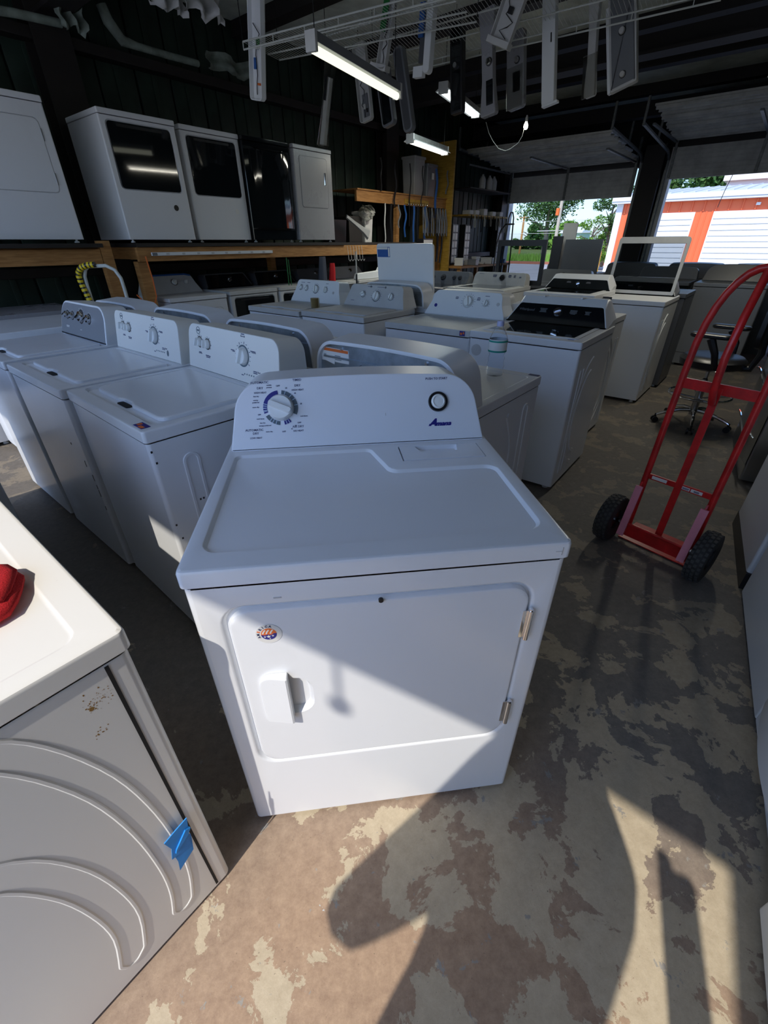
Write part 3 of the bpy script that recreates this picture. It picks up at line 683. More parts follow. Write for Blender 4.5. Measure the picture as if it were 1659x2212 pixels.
        for kx, ks, kr, *rest in C['knobs']:
            km = rest[0] if rest else 'knob'; kr_ = rest[1] if len(rest) > 1 else None; knob(t, Tf, kx, ks*Ls, kr, km, kr_, rest[2] if len(rest) > 2 else .4)
            if C.get('ticks', True): ticks(mg, Tf, kx, ks*Ls, kr*1.5, 9 if kr < .025 else 14, R(215), R(-35), .0022 if kr < .025 else .0032); anym = True
        for (mx_, ms, mw, mn) in C.get('dash', ()): dashes(mg, Tf, mx_, ms*Ls, mw, mn); anym = True
        if anym: part('markings', mg, C.get('mmat','ink'), cs, kind='stuff')
        else: mg.bm.free()
        for tt in C.get('text', ()): txt('lettering', tt[0], tt[3], Tf @ Matrix.Translation((tt[1], tt[2]*Ls, 0)), tt[4] if len(tt) > 4 else 'ink', cs, shear=tt[5] if len(tt) > 5 else 0, bold=tt[6] if len(tt) > 6 else 0, sx=tt[7] if len(tt) > 7 else 1)
        return t, Tf, Ls, cs
    return t, None, 0, None

# ---- the main dryer
md, TC, LS, cs = machine('clothes_dryer', 'clean white dryer in the centre with a round timer dial and hinged front door', 'dryer', 0,0,0, xy=(0,0), w=.737, d=.70, h=.915, body='amana', top='amana', front='amana',
    side=((1,-1),'stadium'), feet=False, bz=.012, con=dict(ya=.515, yb=.60, zt=.168, wb=.722, wt=.66, rt=.085, yk=.74, mat='amanacon', crown=.012, ticks=False))
kx, ks = -.216, .615*LS
K = TC @ Matrix.Translation((kx, ks, 0))
def arcband(g, r0, r1, a0, a1, z=.0012, n=10):
    a = [(r0*math.cos(a0+(a1-a0)*i/n), r0*math.sin(a0+(a1-a0)*i/n)) for i in range(n+1)]; b = [(r1*math.cos(a0+(a1-a0)*i/n), r1*math.sin(a0+(a1-a0)*i/n)) for i in range(n+1)]
    lp = a + b[::-1]; g.prism(lp, 0, z, T=K)
g = G(); arcband(g,.037,.0475,R(97),R(198)); arcband(g,.037,.0475,R(-56),R(-80)); part('dial_arc', g, 'navy', cs)
g = G(); arcband(g,.037,.0475,R(83),R(-26)); arcband(g,.037,.0475,R(208),R(264)); part('dial_arc', g, 'teal', cs)
g = G()
for a in (70,47,30,8,165,172,180,188,192,228,238,250,-62,-72): arcband(g,.0372,.0473,R(a-1.2),R(a+1.2),.0017,2)
part('dial_tick', g, 'lighttick', cs)
knob(md, TC, kx, ks, .0355, 'knob', None, R(-24), .020, 'timer_knob')
for s_, x_, y_, sz in (('AUTOMATIC',-.268,.985,.0084),('DRY',-.268,.905,.0084),('HIGH HEAT',-.268,.840,.0064),('TIMED',-.166,1.005,.0084),('DRY',-.166,.925,.0084),('HIGH HEAT',-.166,.862,.0064),
        ('AUTOMATIC',-.292,.305,.0084),('DRY',-.289,.255,.0084),('LOW HEAT',-.289,.190,.0064),('AIR DRY',-.172,.330,.0084),('NO HEAT',-.172,.268,.0064),
        ('OFF',-.219,.930,.0062),('wrinkle',-.243,.945,.0046),('prevent',-.243,.912,.0046),('60',-.197,.895,.0054),('40',-.174,.815,.0054),('20',-.160,.660,.0054),('cool down',-.154,.480,.0048),('OFF',-.168,.385,.0058),('30',-.178,.345,.0048),('10',-.190,.300,.0048),('OFF',-.212,.265,.0058),
        ('more dry',-.252,.275,.0048),('energy preferred',-.262,.365,.0048),('less dry',-.268,.405,.0048),('cool down',-.273,.465,.0048),('OFF',-.275,.525,.0048),('more dry',-.283,.635,.0048),('energy',-.282,.735,.0048),('preferred',-.282,.703,.0048),('less dry',-.280,.790,.0048),('cool',-.268,.860,.0,) ,('PUSH TO START',.228,.950,.0088)):
    if sz: txt('lettering', s_, sz, TC @ Matrix.Translation((x_, y_*LS, .0001)), 'ink', cs, bold=.0001)
txt('lettering', 'A', .026, TC @ Matrix.Translation((.211, .292*LS, .0001)), 'navy', cs, shear=.5, bold=.0016, sx=1.1)
txt('lettering', 'mana', .0165, TC @ Matrix.Translation((.241, .272*LS, .0001)), 'navy', cs, shear=.45, bold=.0011, sx=1.25)
g = G(); g.box(.200,.218,.262*LS,.262*LS+.0022,0,.0006,T=TC); part('logo_stroke', g, 'navy', cs)
KB = TC @ Matrix.Translation((.229, .605*LS, 0)); g = G(); a = [(x,y,0) for x,y in ell(0,0,.0285,n=36)]; b = [(x,y,.006) for x,y in ell(0,0,.0275,n=36)]; c = [(x,y,.006) for x,y in ell(0,0,.0225,n=36)]; d_ = [(x,y,.001) for x,y in ell(0,0,.0225,n=36)]; g.loft([a,b,c,d_], True, True, T=KB); part('button_ring', g, 'black', cs)
g = G(); g.lathe([(.0,0),(.0205,0),(.0205,.006),(.018,.009),(.016,.010),(.0155,.007),(0,.0095)], (0,0,.001), n=28, T=KB); part('start_button', g, 'knob', md)
g = G(); g.bm.free(); g = G(); g.box(.075,.0765,.43*LS,.47*LS,0,.0005,T=TC); g.box(.338,.352,-.0068,-.006,.893,.8945,T=XY); g.box(.350,.352,-.0068,-.006,.885,.903,T=XY); g.box(-.21,-.195,-.0012,0,.832,.8345); part('scratch', g, 'dustp', md)

# ---- left row of washers facing the entrance
roper = dict(ya=.515, yb=.548, zt=.192, wb=.695, wt=.672, rt=.055, yk=.665, mat='bisque', knobs=((-.235,.62,.019,'knob','black',1.2),(-.17,.61,.019,'knob','black',1.4),(.105,.55,.034,'knob','teal',1.25)),
    dash=((-.235,.40,.03,1),(-.17,.36,.035,2),(.105,.97,.035,1),(.03,.62,.03,1),(.175,.68,.035,1),(.10,.17,.02,1),(.19,.30,.03,2)), text=(('Normal',.105,.93,.010),('Casual',.035,.60,.008),('Delicates',.18,.66,.008),('Start',.215,.30,.010),('Load Size',-.235,.38,.008),('Wash Temp',-.17,.36,.008)))
def roper_extra(t, T, L, cs):
    g = G()
    for i in range(6): g.loft([[(x,y,0) for x,y in ell(.115+i*.016,.20*L,.0032,n=8)],[(x,y,.0008) for x,y in ell(.115+i*.016,.20*L,.0032,n=8)]], T=T)
    g.loft([[(x,y,0) for x,y in ell(.228,.20*L,.009,.014,n=14)],[(x,y,.0008) for x,y in ell(.228,.20*L,.009,.014,n=14)]], T=T); part('indicator', g, 'teal', cs)
    g = G(); K_ = T @ Matrix.Translation((-.245,.86*L,0)); g.band(ell(0,0,.0145,n=20), .003, .0008, True, T=K_); g.box(-.009,.009,-.003,.004,0,.0008,T=K_); part('badge', g, 'teal', cs)
def xyc(fx, fy, rz, w): return (fx - math.cos(rz)*w/2, fy - math.sin(rz)*w/2)
rz1 = YAW_IN - .044; rz2 = YAW_IN - .011; rz3 = YAW_IN - .008
for (nm, lb, c_, rz, w_, bd, cn, ex) in (
    ('top_load_washer','cream top-load washer beside the central dryer, nearest of the left row, sticker on its corner',(-.657,.71),rz1,.693,'white',roper,1),
    ('top_load_washer','cream top-load washer, middle of the left row, with a scuffed dull front',(-1.143,1.233),rz2,.705,'white',dict(roper, rt=.04),1),
    ('top_load_washer','white washer with a grey control face and four silver knobs, third in the left row',(-1.671,1.79),rz3,.699,'white',dict(ya=.49,yb=.545,zt=.195,wb=.69,wt=.64,rt=.10,yk=.675,mat='white',face='greycon',fin=.012,mmat='paper',ticks=True,
        knobs=((-.215,.60,.021,'chrome','black'),(-.135,.60,.021,'chrome','black'),(.0,.62,.032,'chrome','black'),(.115,.60,.024,'chrome','black')),dash=((-.22,.28,.05,2),(-.01,.25,.03,1))),0)):
    xy_ = xyc(c_[0], c_[1], rz, w_)
    t, T, L, cs = machine(nm, lb, 'washer', 0,0,rz, xy=xy_, w=w_, d=.66, h=.914, body=bd, topmat='white', top='washer', side=((1,),'stadium'), con=cn, group='washers in the left row')
    if ex: roper_extra(t, T, L, cs)
    for (fx, fz, fl) in ((.30,.30,.015),(.315,.42,.01),(.27,.52,.006),(-.3,.48,.05),(-.29,.58,.02)):
        pass
    if nm and c_[0] == -.657:
        g = G(); g.box(.262,.322,.006,.036,.9146,.9154); sk = part('sticker', g, 'navy', t, 'small red and blue sticker'); g = G(); g.box(.29,.318,.008,.020,.9154,.916); g.box(.268,.282,.014,.030,.9154,.916); part('sticker_print', g, 'orange', sk)
        g = G()
        for yy, zz in ((.004,.84),(.01,.80),(.012,.56),(.02,.50),(.13,.62),(.118,.62)): g.box(.3466,.3478,yy,yy+.006,zz,zz+.007)
        part('chip', g, 'black', t)
    if c_[0] == -1.143:
        g = G()
        for xx, zz, hh in ((.334,.50,.03),(.337,.46,.02),(.338,.42,.035),(.34,.35,.02),(.30,.56,.03),(.2,.64,.01)): g.box(xx,xx+.003,-.0015,0,zz,zz+hh)
        part('scuff', g, 'black', t)
        g = G(); g.box(.3545,.3565,.012,.034,.885,.905); part('sticker', g, 'paper', t)

# ---- second row, backs to the camera
dcon = dict(ya=.53, yb=.56, zt=.188, wb=.70, wt=.66, rt=.09, yk=.70, mat='white2', crown=.01)
for lb, u_, v_, bk, mt in (('white dryer with a galvanised console back, carrying a water bottle, behind the central dryer',1.470,.643,'vents','white2'),
    ('white machine seen from the back with perforated metal console plate, beside the cream washers',1.58,1.46,'plain','white'),
    ('white machine seen from the back, its rounded console behind the two cream washers',1.58,2.22,'plain','white'),
    ('white machine seen from the back with paper label and clips, behind the grey-faced washer',1.52,2.93,'plain','white')):
    t, T, L, cs = machine('clothes_dryer', lb, 'dryer' , u_, v_, YAW_OUT, w=.71, d=.68, h=.90, body=mt, top='dryer', front='door', side=((-1,),'stadium'), con=dcon, back=bk, group='machines with their backs to the entrance')
    TB = frame((0,.70,0),(-1,0,0),(0,0,1))
    if u_ == 1.470:
        g = G(T=TB); L_ = [(-.315,1.005),(-.195,.975),(-.195,1.035),(-.315,1.045)]; g.box(-.315,-.165,.998,1.050,-.0129,-.0122); lab = part('warning_label', g, 'paper', cs, 'white warning label with an orange band')
        g = G(T=TB); g.box(-.312,-.168,1.037,1.048,-.0121,-.0115); part('label_band', g, 'orange', lab)
        g = G(T=TB); dashes(g, Matrix.Translation((0,0,-.0119)), -.29, 1.023, .03, 3, .002, .005); dashes(g, Matrix.Translation((0,0,-.0119)), -.225, 1.023, .04, 4, .002, .005); part('label_print', g, 'teal', lab)
        g = G(T=TB @ Matrix.Translation((-.26,1.008,-.0112)) @ Matrix.Rotation(-.2,4,'Z')); g.box(-.03,.02,-.016,.012,0,.0006); part('paper_scrap', g, 'paper', lab)
        g = G(); g.box(-.352,-.305,.004,.03,.9005,.9012); part('sticker', g, 'ink', t)
    if v_ == 2.93:
        g = G(T=TB); g.box(-.02,.09,.975,1.01,-.0129,-.012); part('label', g, 'paper', cs)
        for x_ in (-.1,.13): g = G(T=TB); g.box(x_-.02,x_+.02,1.02,1.055,-.0129,-.006); part('clip', g, 'grey', cs)

# ---- third row facing the entrance
ge = dict(ya=.50, yb=.575, zt=.172, wb=.675, wt=.55, rt=.04, yk=.70, mat='plast', shoulder=.55, mmat='ink')
t, T, L, cs = machine('clothes_dryer', 'white dryer with one large and one small dial, left of the black-glass washer', 'dryer', 2.139, 1.373, YAW_IN+.02, w=.687, h=.925, body='white2', top='dryer', topmat='dustp', front='door', group='third row facing the entrance',
    con=dict(ge, knobs=((.02,.60,.036,'knob','dustp',1.9),(.165,.58,.020,'knob','dustp',1.5)), dash=((-.08,.75,.03,3),(.10,.78,.03,4),(.165,.85,.05,1)))); 
g = G(); g.loft([[(x,y,0) for x,y in ell(.262,.58*L,.012,n=12)],[(x,y,.002) for x,y in ell(.262,.58*L,.012,n=12)]], T=T); part('start_button', g, 'dustp', cs)
g = G(); g.loft([[(x,y,0) for x,y in ell(-.25,.38*L,.013,n=16)],[(x,y,.002) for x,y in ell(-.25,.38*L,.013,n=16)]], T=T); part('badge', g, 'navy', cs)
g = G(); g.box(.27,.31,-.0075,-.006,.89,.92); sk = part('sticker', g, 'navy', t); g = G(); g.box(.275,.29,-.008,-.0075,.897,.91); g.box(.295,.305,-.008,-.0075,.902,.915); part('sticker_print', g, 'orange', sk)
t, T, L, cs = machine('top_load_washer', 'dusty off-white washer with three round knobs, left of the dryer with one large dial', 'washer', 2.143, 2.276, YAW_IN, w=.692, h=.93, body='white', top='washer', topmat='dustp', group='third row facing the entrance',
    con=dict(ge, mat='dustp', wt=.57, zt=.17, knobs=((-.13,.55,.022,'knob','grey',.3),(.02,.50,.036,'knob','grey',1.5),(.18,.52,.024,'knob','grey',1.4)), dash=((-.07,.9,.06,1),(.05,.9,.08,1),(-.24,.25,.05,1))))
for x_ in (-.06,.10): g = G(); g.loft([[(a,b,0) for a,b in ell(x_,.90*L,.008,n=12)],[(a,b,.004) for a,b in ell(x_,.90*L,.008,n=12)]], T=T); part('button', g, 'grey', cs)
t, T, L, cs = machine('top_load_washer', 'white washer with four ringed knobs, carrying a roll of clear tape', 'washer', 2.13, 2.985, YAW_IN, w=.69, h=.92, body='white', top='washer', topmat='dustp', group='third row facing the entrance',
    con=dict(ge, mat='plast', zt=.19, knobs=((-.22,.64,.021,'knob','grey',.6),(-.14,.62,.021,'knob','grey',.8),(-.01,.60,.032,'knob','grey',1.8),(.12,.60,.022,'knob','grey',1.6)), dash=((-.2,.86,.06,1),(-.12,.86,.05,1),(.13,.86,.04,1))))
g = G(); g.loft([[(x,y,0) for x,y in ell(.225,.5*L,.012,n=12)],[(x,y,.002) for x,y in ell(.225,.5*L,.012,n=12)]], T=T); part('start_button', g, 'dustp', cs)
# black glass washer
wp = dict(ya=.505, yb=.60, zt=.12, wb=.685, wt=.56, rt=.03, yk=.72, mat='white2', face='gloss', fin=.010, hump=.035, mmat='grey', ticks=False)
t, T, L, cs = machine('top_load_washer', 'white washer with black glass lid and black panel, round grey sticker on its front', 'washer', 2.139, .678, YAW_IN+.022, w=.69, d=.70, h=.934, body='white', top='glass', topmat='white2', side=((1,),'ridges'), group='third row facing the entrance',
    con=dict(wp, knobs=((.0,.60,.028,'chrome'),), dash=((-.10,.72,.05,5),(.10,.72,.05,5),(.19,.70,.04,4)), text=(('Whirlpool',-.215,.62,.026,'grey'),)))
g = G(); g.loft([[(x,z,0) for x,z in ell(-.29,.82,.035,n=20)],[(x,z,.0008) for x,z in ell(-.29,.82,.035,n=20)]], T=FR()); part('sticker', g, 'dustp', t, 'round silver-grey sticker')
g = G(); g.box(.25,.285,.036,.052,.9345,.935); part('badge', g, 'navy', t)
for x_ in (-.13,.12):
    g = G(); g.box(x_-.008,x_+.008,.62,.69,1.085,1.094,.003); part('console_rib', g, 'white2', cs)

# ---- behind the third row
t, *_ = machine('top_load_washer', 'white washer with its white lid raised, behind the three-knob washer', 'washer', 3.62, 2.27, YAW_OUT, w=.70, d=.68, h=.92, body='white2', top='plain', side=None, con=dict(dcon, rt=.085), back='plain', group='machines in the fourth row')
TL = frame((0,.49,.93),(-1,0,0),(0,.10,1)); g = G(T=TL); L_ = rr(-.31,.31,0,.47,(.01,.01,.03,.03),5); g.loft([[(x,y,-.012) for x,y in L_],[(x,y,.006) for x,y in L_],[(x,y,.009) for x,y in offs(L_,.004)]]); ld = part('lid', g, 'white', t, 'raised white lid')
g = G(T=TL); g.box(-.30,-.155,.365,.445,.009,.0098); sk = part('sticker', g, 'bluecl', ld, 'blue picture sticker'); g = G(T=TL); g.box(-.175,-.158,.370,.440,.0098,.0104); g.box(-.30,-.18,.425,.443,.0098,.0104); part('sticker_print', g, 'paper', sk)
machine('clothes_dryer', 'white machine with its plain console back showing just behind the one-dial dryer', 'dryer', 3.62, 1.50, YAW_OUT, w=.71, d=.68, h=.92, body='white2', top='dryer', front='door', con=dict(dcon, rt=.05, zt=.15), group='machines in the fourth row')
machine('clothes_dryer', 'white machine whose side shows just right of the black-glass washer', 'dryer', 3.62, .82, YAW_OUT, w=.71, d=.68, h=.92, body='white2', top='dryer', front='door', side=((-1,),'ridges'), con=dict(dcon, rt=.05, zt=.10), group='machines in the fourth row')
# ---- fifth row facing the entrance
t, T, L, cs = machine('top_load_washer', 'beige-grey washer with a dark centre dial, in front of the black-framed lid', 'washer', 4.30, 2.20, YAW_IN, w=.70, d=.70, h=.97, body='dustp', top='glass', topmat='dustp', con=dict(ge, mat='dustp', ya=.54, yb=.60, zt=.135, wt=.62, rt=.04, shoulder=.7, knobs=((.04,.58,.03,'black','grey'),), dash=((-.06,.8,.05,5),(.13,.8,.04,5),(.19,.8,.03,5),(.26,.7,.03,3),(-.24,.84,.09,1))), group='machines in the fifth row')
t, T, L, cs = machine('top_load_washer', 'slate grey washer with five round knobs in a line, behind the raised white lid', 'washer', 4.25, 2.92, YAW_IN, w=.70, d=.70, h=.96, body='slate', top='glass', topmat='grey', con=dict(ge, mat='grey', ya=.54, yb=.61, zt=.14, wt=.64, rt=.03, shoulder=.7, ticks=False, knobs=tuple((x_,.5,.022 if i != 2 else .03,'slate','black') for i, x_ in enumerate((-.25,-.17,-.02,.14,.22)))), group='machines in the fifth row')
t, T, L, cs = machine('top_load_washer', 'white washer with a black control panel, directly behind the black-glass washer', 'washer', 4.20, 1.24, YAW_IN, w=.69, d=.70, h=.98, body='white2', top='glass', topmat='white2', con=dict(wp, ya=.52, yb=.58, zt=.10, knobs=((.0,.5,.02,'chrome'),), dash=((-.1,.7,.05,3),(.1,.7,.05,3))), group='machines in the fifth row')
t, T, L, cs = machine('top_load_washer', 'white washer with its glass lid standing open, left of the red hand truck', 'washer', 4.485, .70, YAW_IN, w=.70, d=.72, h=.938, body='white', top='plain', topmat='white2', side=((1,),'ridges'), con=dict(wp, mat='grey', knobs=((.0,.5,.022,'black'),), dash=((-.1,.7,.05,3),)), lidopen=(.16,.50,'glass','dustp'), group='machines in the fifth row')
g = G(); g.box(-.20,-.11,-.0075,-.001,.918,.952,.004); part('lid_latch', g, 'black', t)
machine('clothes_dryer', 'grey machine with only its side showing behind the open-lid washer', 'dryer', 5.24, .66, YAW_IN, w=.72, d=.6, h=.95, body='slate', top='plain', con=None, group='machines in the fifth row')
# ---- rows near the far doors, in silhouette
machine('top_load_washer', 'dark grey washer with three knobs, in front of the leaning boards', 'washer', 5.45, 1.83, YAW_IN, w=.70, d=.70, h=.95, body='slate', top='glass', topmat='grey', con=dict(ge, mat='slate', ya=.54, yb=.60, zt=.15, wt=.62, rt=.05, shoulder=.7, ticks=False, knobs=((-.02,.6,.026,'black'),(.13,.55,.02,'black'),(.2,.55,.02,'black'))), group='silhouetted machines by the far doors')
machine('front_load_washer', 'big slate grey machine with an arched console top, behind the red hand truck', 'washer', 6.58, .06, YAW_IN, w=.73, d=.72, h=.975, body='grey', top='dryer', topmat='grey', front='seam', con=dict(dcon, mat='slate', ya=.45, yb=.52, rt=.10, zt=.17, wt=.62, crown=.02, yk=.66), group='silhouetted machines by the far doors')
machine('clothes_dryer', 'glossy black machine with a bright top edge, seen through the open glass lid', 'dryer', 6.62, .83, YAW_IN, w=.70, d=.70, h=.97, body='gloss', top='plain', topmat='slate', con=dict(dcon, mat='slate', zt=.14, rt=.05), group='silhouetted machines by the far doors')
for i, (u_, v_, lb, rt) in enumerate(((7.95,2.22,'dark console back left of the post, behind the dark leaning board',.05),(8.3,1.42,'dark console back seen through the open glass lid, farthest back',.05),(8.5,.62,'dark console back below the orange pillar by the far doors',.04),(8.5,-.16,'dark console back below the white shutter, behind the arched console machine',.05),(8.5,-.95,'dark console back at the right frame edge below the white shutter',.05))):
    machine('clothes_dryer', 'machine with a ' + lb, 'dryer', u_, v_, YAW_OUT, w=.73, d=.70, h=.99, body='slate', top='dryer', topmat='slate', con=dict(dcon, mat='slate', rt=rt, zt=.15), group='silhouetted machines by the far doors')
# washer with black-framed lid
t, *_ = machine('top_load_washer', 'washer with a black-framed lid standing open, behind the beige-grey washer', 'washer', 5.05, 2.13, YAW_IN+.0, w=.62, d=.60, h=.95, body='slate', top='plain', topmat='slate', lidopen=(.0,.50,'glass','black'), group='machines in the fifth row') if False else (None,)
t = thing('washer_lid', 'black-framed smoky glass lid standing upright behind the beige-grey washer', 'washer lid', P(5.05,2.05,.97), YAW_IN)
g = G(T=FR()); L_ = rr(-.295,.295,0,.455,.012,3); inn = rr(-.25,.25,.05,.395,.01,3)
for zz in (-.012,.012):
    Tz = Matrix.Translation((0,0,zz)); a = g.vs(L_, Tz); b = g.vs(inn, Tz); es = [g.bm.edges.new((a[i],a[(i+1)%len(a)])) for i in range(len(a))]+[g.bm.edges.new((b[i],b[(i+1)%len(b)])) for i in range(len(b))]; bmesh.ops.triangle_fill(g.bm, edges=es, use_beauty=True)
g.loft([[(x,y,-.012) for x,y in L_],[(x,y,.012) for x,y in L_]], False, False); g.loft([[(x,y,-.012) for x,y in inn],[(x,y,.012) for x,y in inn]], False, False); part('lid_frame', g, 'black', t)
g = G(T=FR()); g.loft([[(x,y,-.002) for x,y in inn],[(x,y,.002) for x,y in inn]]); part('lid_glass', g, 'glass', t)
machine('clothes_dryer', 'low black machine under the upright black-framed lid', 'dryer', 4.98-.0, 2.05+.0, YAW_IN, w=.60, d=.34, h=.968, body='slate', top='plain', group='machines in the fifth row') if False else None
# ---- machines on the shelf along the left wall
for (u_, v_, w_, lb, fr, bd) in ((1.03,4.61,.74,'white dryer on the left shelf with a plain outlined door, at the left frame edge','door','white2'),
    (2.15,4.60,.70,'white dryer on the shelf with a wide black door panel and a dark round sticker','window','white2'),
    (2.92,4.66,.68,'white shelf dryer with a black door panel and a pale round sticker','window','white2'),
    (3.60,4.62,.66,'glossy black dryer on the shelf beside the small grey dryer','bowed','gloss'),
    (4.27,4.58,.64,'small grey dryer on the shelf with an outlined door and a vertical handle','handleright','grey')):
    t, *_ = machine('clothes_dryer', lb, 'dryer', u_, v_, YAW_L, w=w_, d=.66, h=.985, z0=1.415, body=bd if bd != 'grey' else 'steelgrey', top='plain', front=fr, feet=True, bz=.025, group='machines on the left shelf')

# ---- machines under the shelf
t, T, L, cs = machine('clothes_dryer', 'white dryer with a blue-taped console under the shelf, beside the wooden post', 'dryer', 2.34, 4.51, YAW_L, w=.69, d=.66, h=.915, body='white2', top='plain', front='door', group='machines under the shelf',
    con=dict(ge, mat='dustp', ya=.46, yb=.58, zt=.18, wt=.56, knobs=((.04,.62,.03,'knob','black'),(.18,.60,.02,'knob','dustp'))))
g = G(); g.tube([(-.30,.56,1.05),(-.25,.575,1.09),(-.18,.58,1.10),(.20,.58,1.10),(.27,.575,1.085)], .010, 6); part('blue_film', g, 'bluecl', cs, 'blue protective film along the console edge')
for i, (u_, lb, bd, fr) in enumerate(((3.07,'grey-topped machine with a black glass window door under the shelf, second from the wooden post','dustp','window'),(3.80,'dark machine with a white side edge under the shelf, third from the wooden post','white2','window'),(4.55,'dark machine under the shelf behind the hanging red cloth','slate','plain'),(5.3,'dull machine under the shelf with a low white console, behind the staff','dustp','plain'))):
    machine('clothes_dryer', lb, 'dryer', u_, 4.50, YAW_L, w=.69, d=.66, h=.93, body=bd, top='plain', topmat='dustp', front=fr, group='machines under the shelf', con=dict(ge, mat='dustp' if i == 3 else 'slate', face='gloss' if i < 2 else None, fin=.02, ya=.46, yb=.58, zt=.16, wt=.58, ticks=False, knobs=((.04,.6,.03,'chrome'),)))
machine('front_load_washer', 'white front-loader with a black window under the shelf at the left frame edge', 'washer', -.15, 4.12, YAW_L, w=.69, d=.7, h=.97, body='white2', top='plain', front='window', group='machines under the shelf')
t, *_ = machine('clothes_dryer', 'stainless grey dryer with a round pale sticker under the shelf, left of the striped hose', 'dryer', .72, 4.25, YAW_L, w=.72, d=.66, h=.93, body='steelgrey', top='plain', front='plain', group='machines under the shelf')
g = G(); g.loft([[(x,z,0) for x,z in ell(-.12,.84,.042,n=20)],[(x,z,.0008) for x,z in ell(-.12,.84,.042,n=20)]], T=FR()); part('sticker', g, 'dustp', t)
# ---- near-left row facing the aisle
t, *_ = machine('top_load_washer', 'rust-spotted white washer at the lower left corner with blue tape on its side', 'washer', -.385, .575, YAW_OUT, w=.735, d=.68, h=.90, body='worn', top='dryer', front='plain', side=((-1,),'arcs'), feet=False, bz=.012, group='near left row')
g = G(); g.box(-.3685,-.3665,.034,.040,.02,.852); part('panel_gap', g, 'dark', t, 'dark gap between front wrap and side panel')
g = G()
def blob(g, T, x, y, r_, n=9, seed=1, h=.0004):
    rs = random.Random(seed); lp = [(x+r_*rs.uniform(.5,1.2)*math.cos(2*math.pi*k/n), y+r_*rs.uniform(.5,1.2)*math.sin(2*math.pi*k/n)) for k in range(n)]; g.prism(lp, 0, h, T=T)
TS = frame((-.3675,0,0),(0,-1,0),(0,0,1))
for i in range(60): rs = random.Random(i); blob(g, TS, -.062+rs.gauss(0,.012), .80+rs.gauss(0,.010)+.0, .0005+.0014*rs.random()**2, 6, i, .00015)
blob(g, TS, -.078, .792, .0045, 9, 77, .0002)
for i in range(14): rs = random.Random(50+i); blob(g, TS, -.082+rs.gauss(0,.006), .735+rs.gauss(0,.005), .0014, 6, i, .00015)
part('rust_spot', g, solid('rust', (.30,.16,.04), .9), t, kind='stuff')
g = G()
Tt = frame((-.3735,0,0),(0,-1,0),(0,0,1))
tp_ = thing('masking_tape', 'torn strips of blue masking tape on the side of the left front washer', 'tape', P(-.45,.2015,.30), YAW_OUT)
Tq = frame((0,0,0),(0,-1,0),(0,0,1),(-1,0,0)) 
def strip(pts, nm, nrm=.001):
    g = G(T=frame((-.0055,0,0),(0,-1,0),(0,0,1))); n_ = len(pts); cx = sum(p[0] for p in pts)/n_; cy = sum(p[1] for p in pts)/n_
    g.loft([[(x,y,0) for x,y in pts],[(x+(x-cx)*.02,y,nrm) for x,y in pts]]); return part(nm, g, 'bluetape', tp_)
strip([(-.024,-.004),(.016,-.012),(.022,.03),(.030,.080),(.005,.074),(-.022,.066),(-.016,.03)], 'tape_strip', .0025)
strip([(-.022,-.066),(.016,-.040),(.022,.000),(.024,.020),(-.018,.004),(-.017,-.03)], 'tape_strip')
strip([(-.014,.008),(.018,.030),(.028,.046),(.018,.052),(-.010,.018)], 'tape_strip', .006)
# towel on the washer
tw = thing('towel', 'folded red towel lying on the top of the left front washer', 'towel', P(-.555,.47,.902), YAW_OUT)
g = G(); n_ = 26
for lay, (ox, oy, oz, s_) in enumerate(((0,0,.002,1.0),(.010,-.008,.012,.90))):
    rows = []
    for i in range(n_):
        a = 2*math.pi*i/n_; rad = .105*s_*(1+.10*math.sin(3*a+1)+.05*math.sin(7*a)); rows.append((ox+rad*1.2*math.cos(a), oy+rad*math.sin(a)))
    top_ = [(x*.9,y*.9) for x,y in rows]; m2 = [(x*.5,y*.5) for x,y in rows]
    g.loft([[(x,y,oz) for x,y in rows],[(x*1.02,y*1.02,oz+.010) for x,y in rows],[(x,y,oz+.018) for x,y in top_],[(x,y,oz+.021+.006*math.sin(x*60)) for x,y in m2]])
part('cloth', g, 'towel', tw, ang=80)
machine('clothes_dryer', 'white machine with a dark panel gap at the left edge, behind the rust-spotted washer', 'dryer', -.215, 2.60, YAW_OUT, w=.70, d=.66, h=.90, body='white', top='dryer', group='near left row', feet=False)
machine('clothes_dryer', 'white machine hidden left of the rust-spotted washer, outside the frame', 'dryer', -.40, 1.295, YAW_OUT, w=.68, d=.66, h=.90, body='white', top='plain', group='near left row', feet=False)
machine('clothes_dryer', 'taller white machine, unseen, added to block sun, two places left of the rust-spotted washer', 'dryer', -.40, 1.94, YAW_OUT, w=.58, d=.66, h=1.12, body='white', top='plain', group='near left row', feet=False)  # added out of view, tall enough to keep sun off the washers
bx = thing('cardboard_box', 'unseen box added to block sun, on the hidden machine left of the rust-spotted washer', 'box', P(-.66,1.38,.9025), YAW_OUT)  # box added out of view to block sun above the hidden machine
g = G(); g.box(-.25,.25,-.25,.25,0,.36,.004); part('carton', g, 'wood', bx); g = G(); g.box(-.03,.03,-.251,.251,.355,.3615); part('packing_tape', g, 'dustp', bx)
t, *_ = machine('front_load_washer', 'white rounded front-loader in the sun at the left frame edge, beyond the grey-faced washer', 'washer', .16, 3.63, YAW_IN, w=.69, d=.66, h=.93, body='white', top='plain', front='bowed', group='near left row')
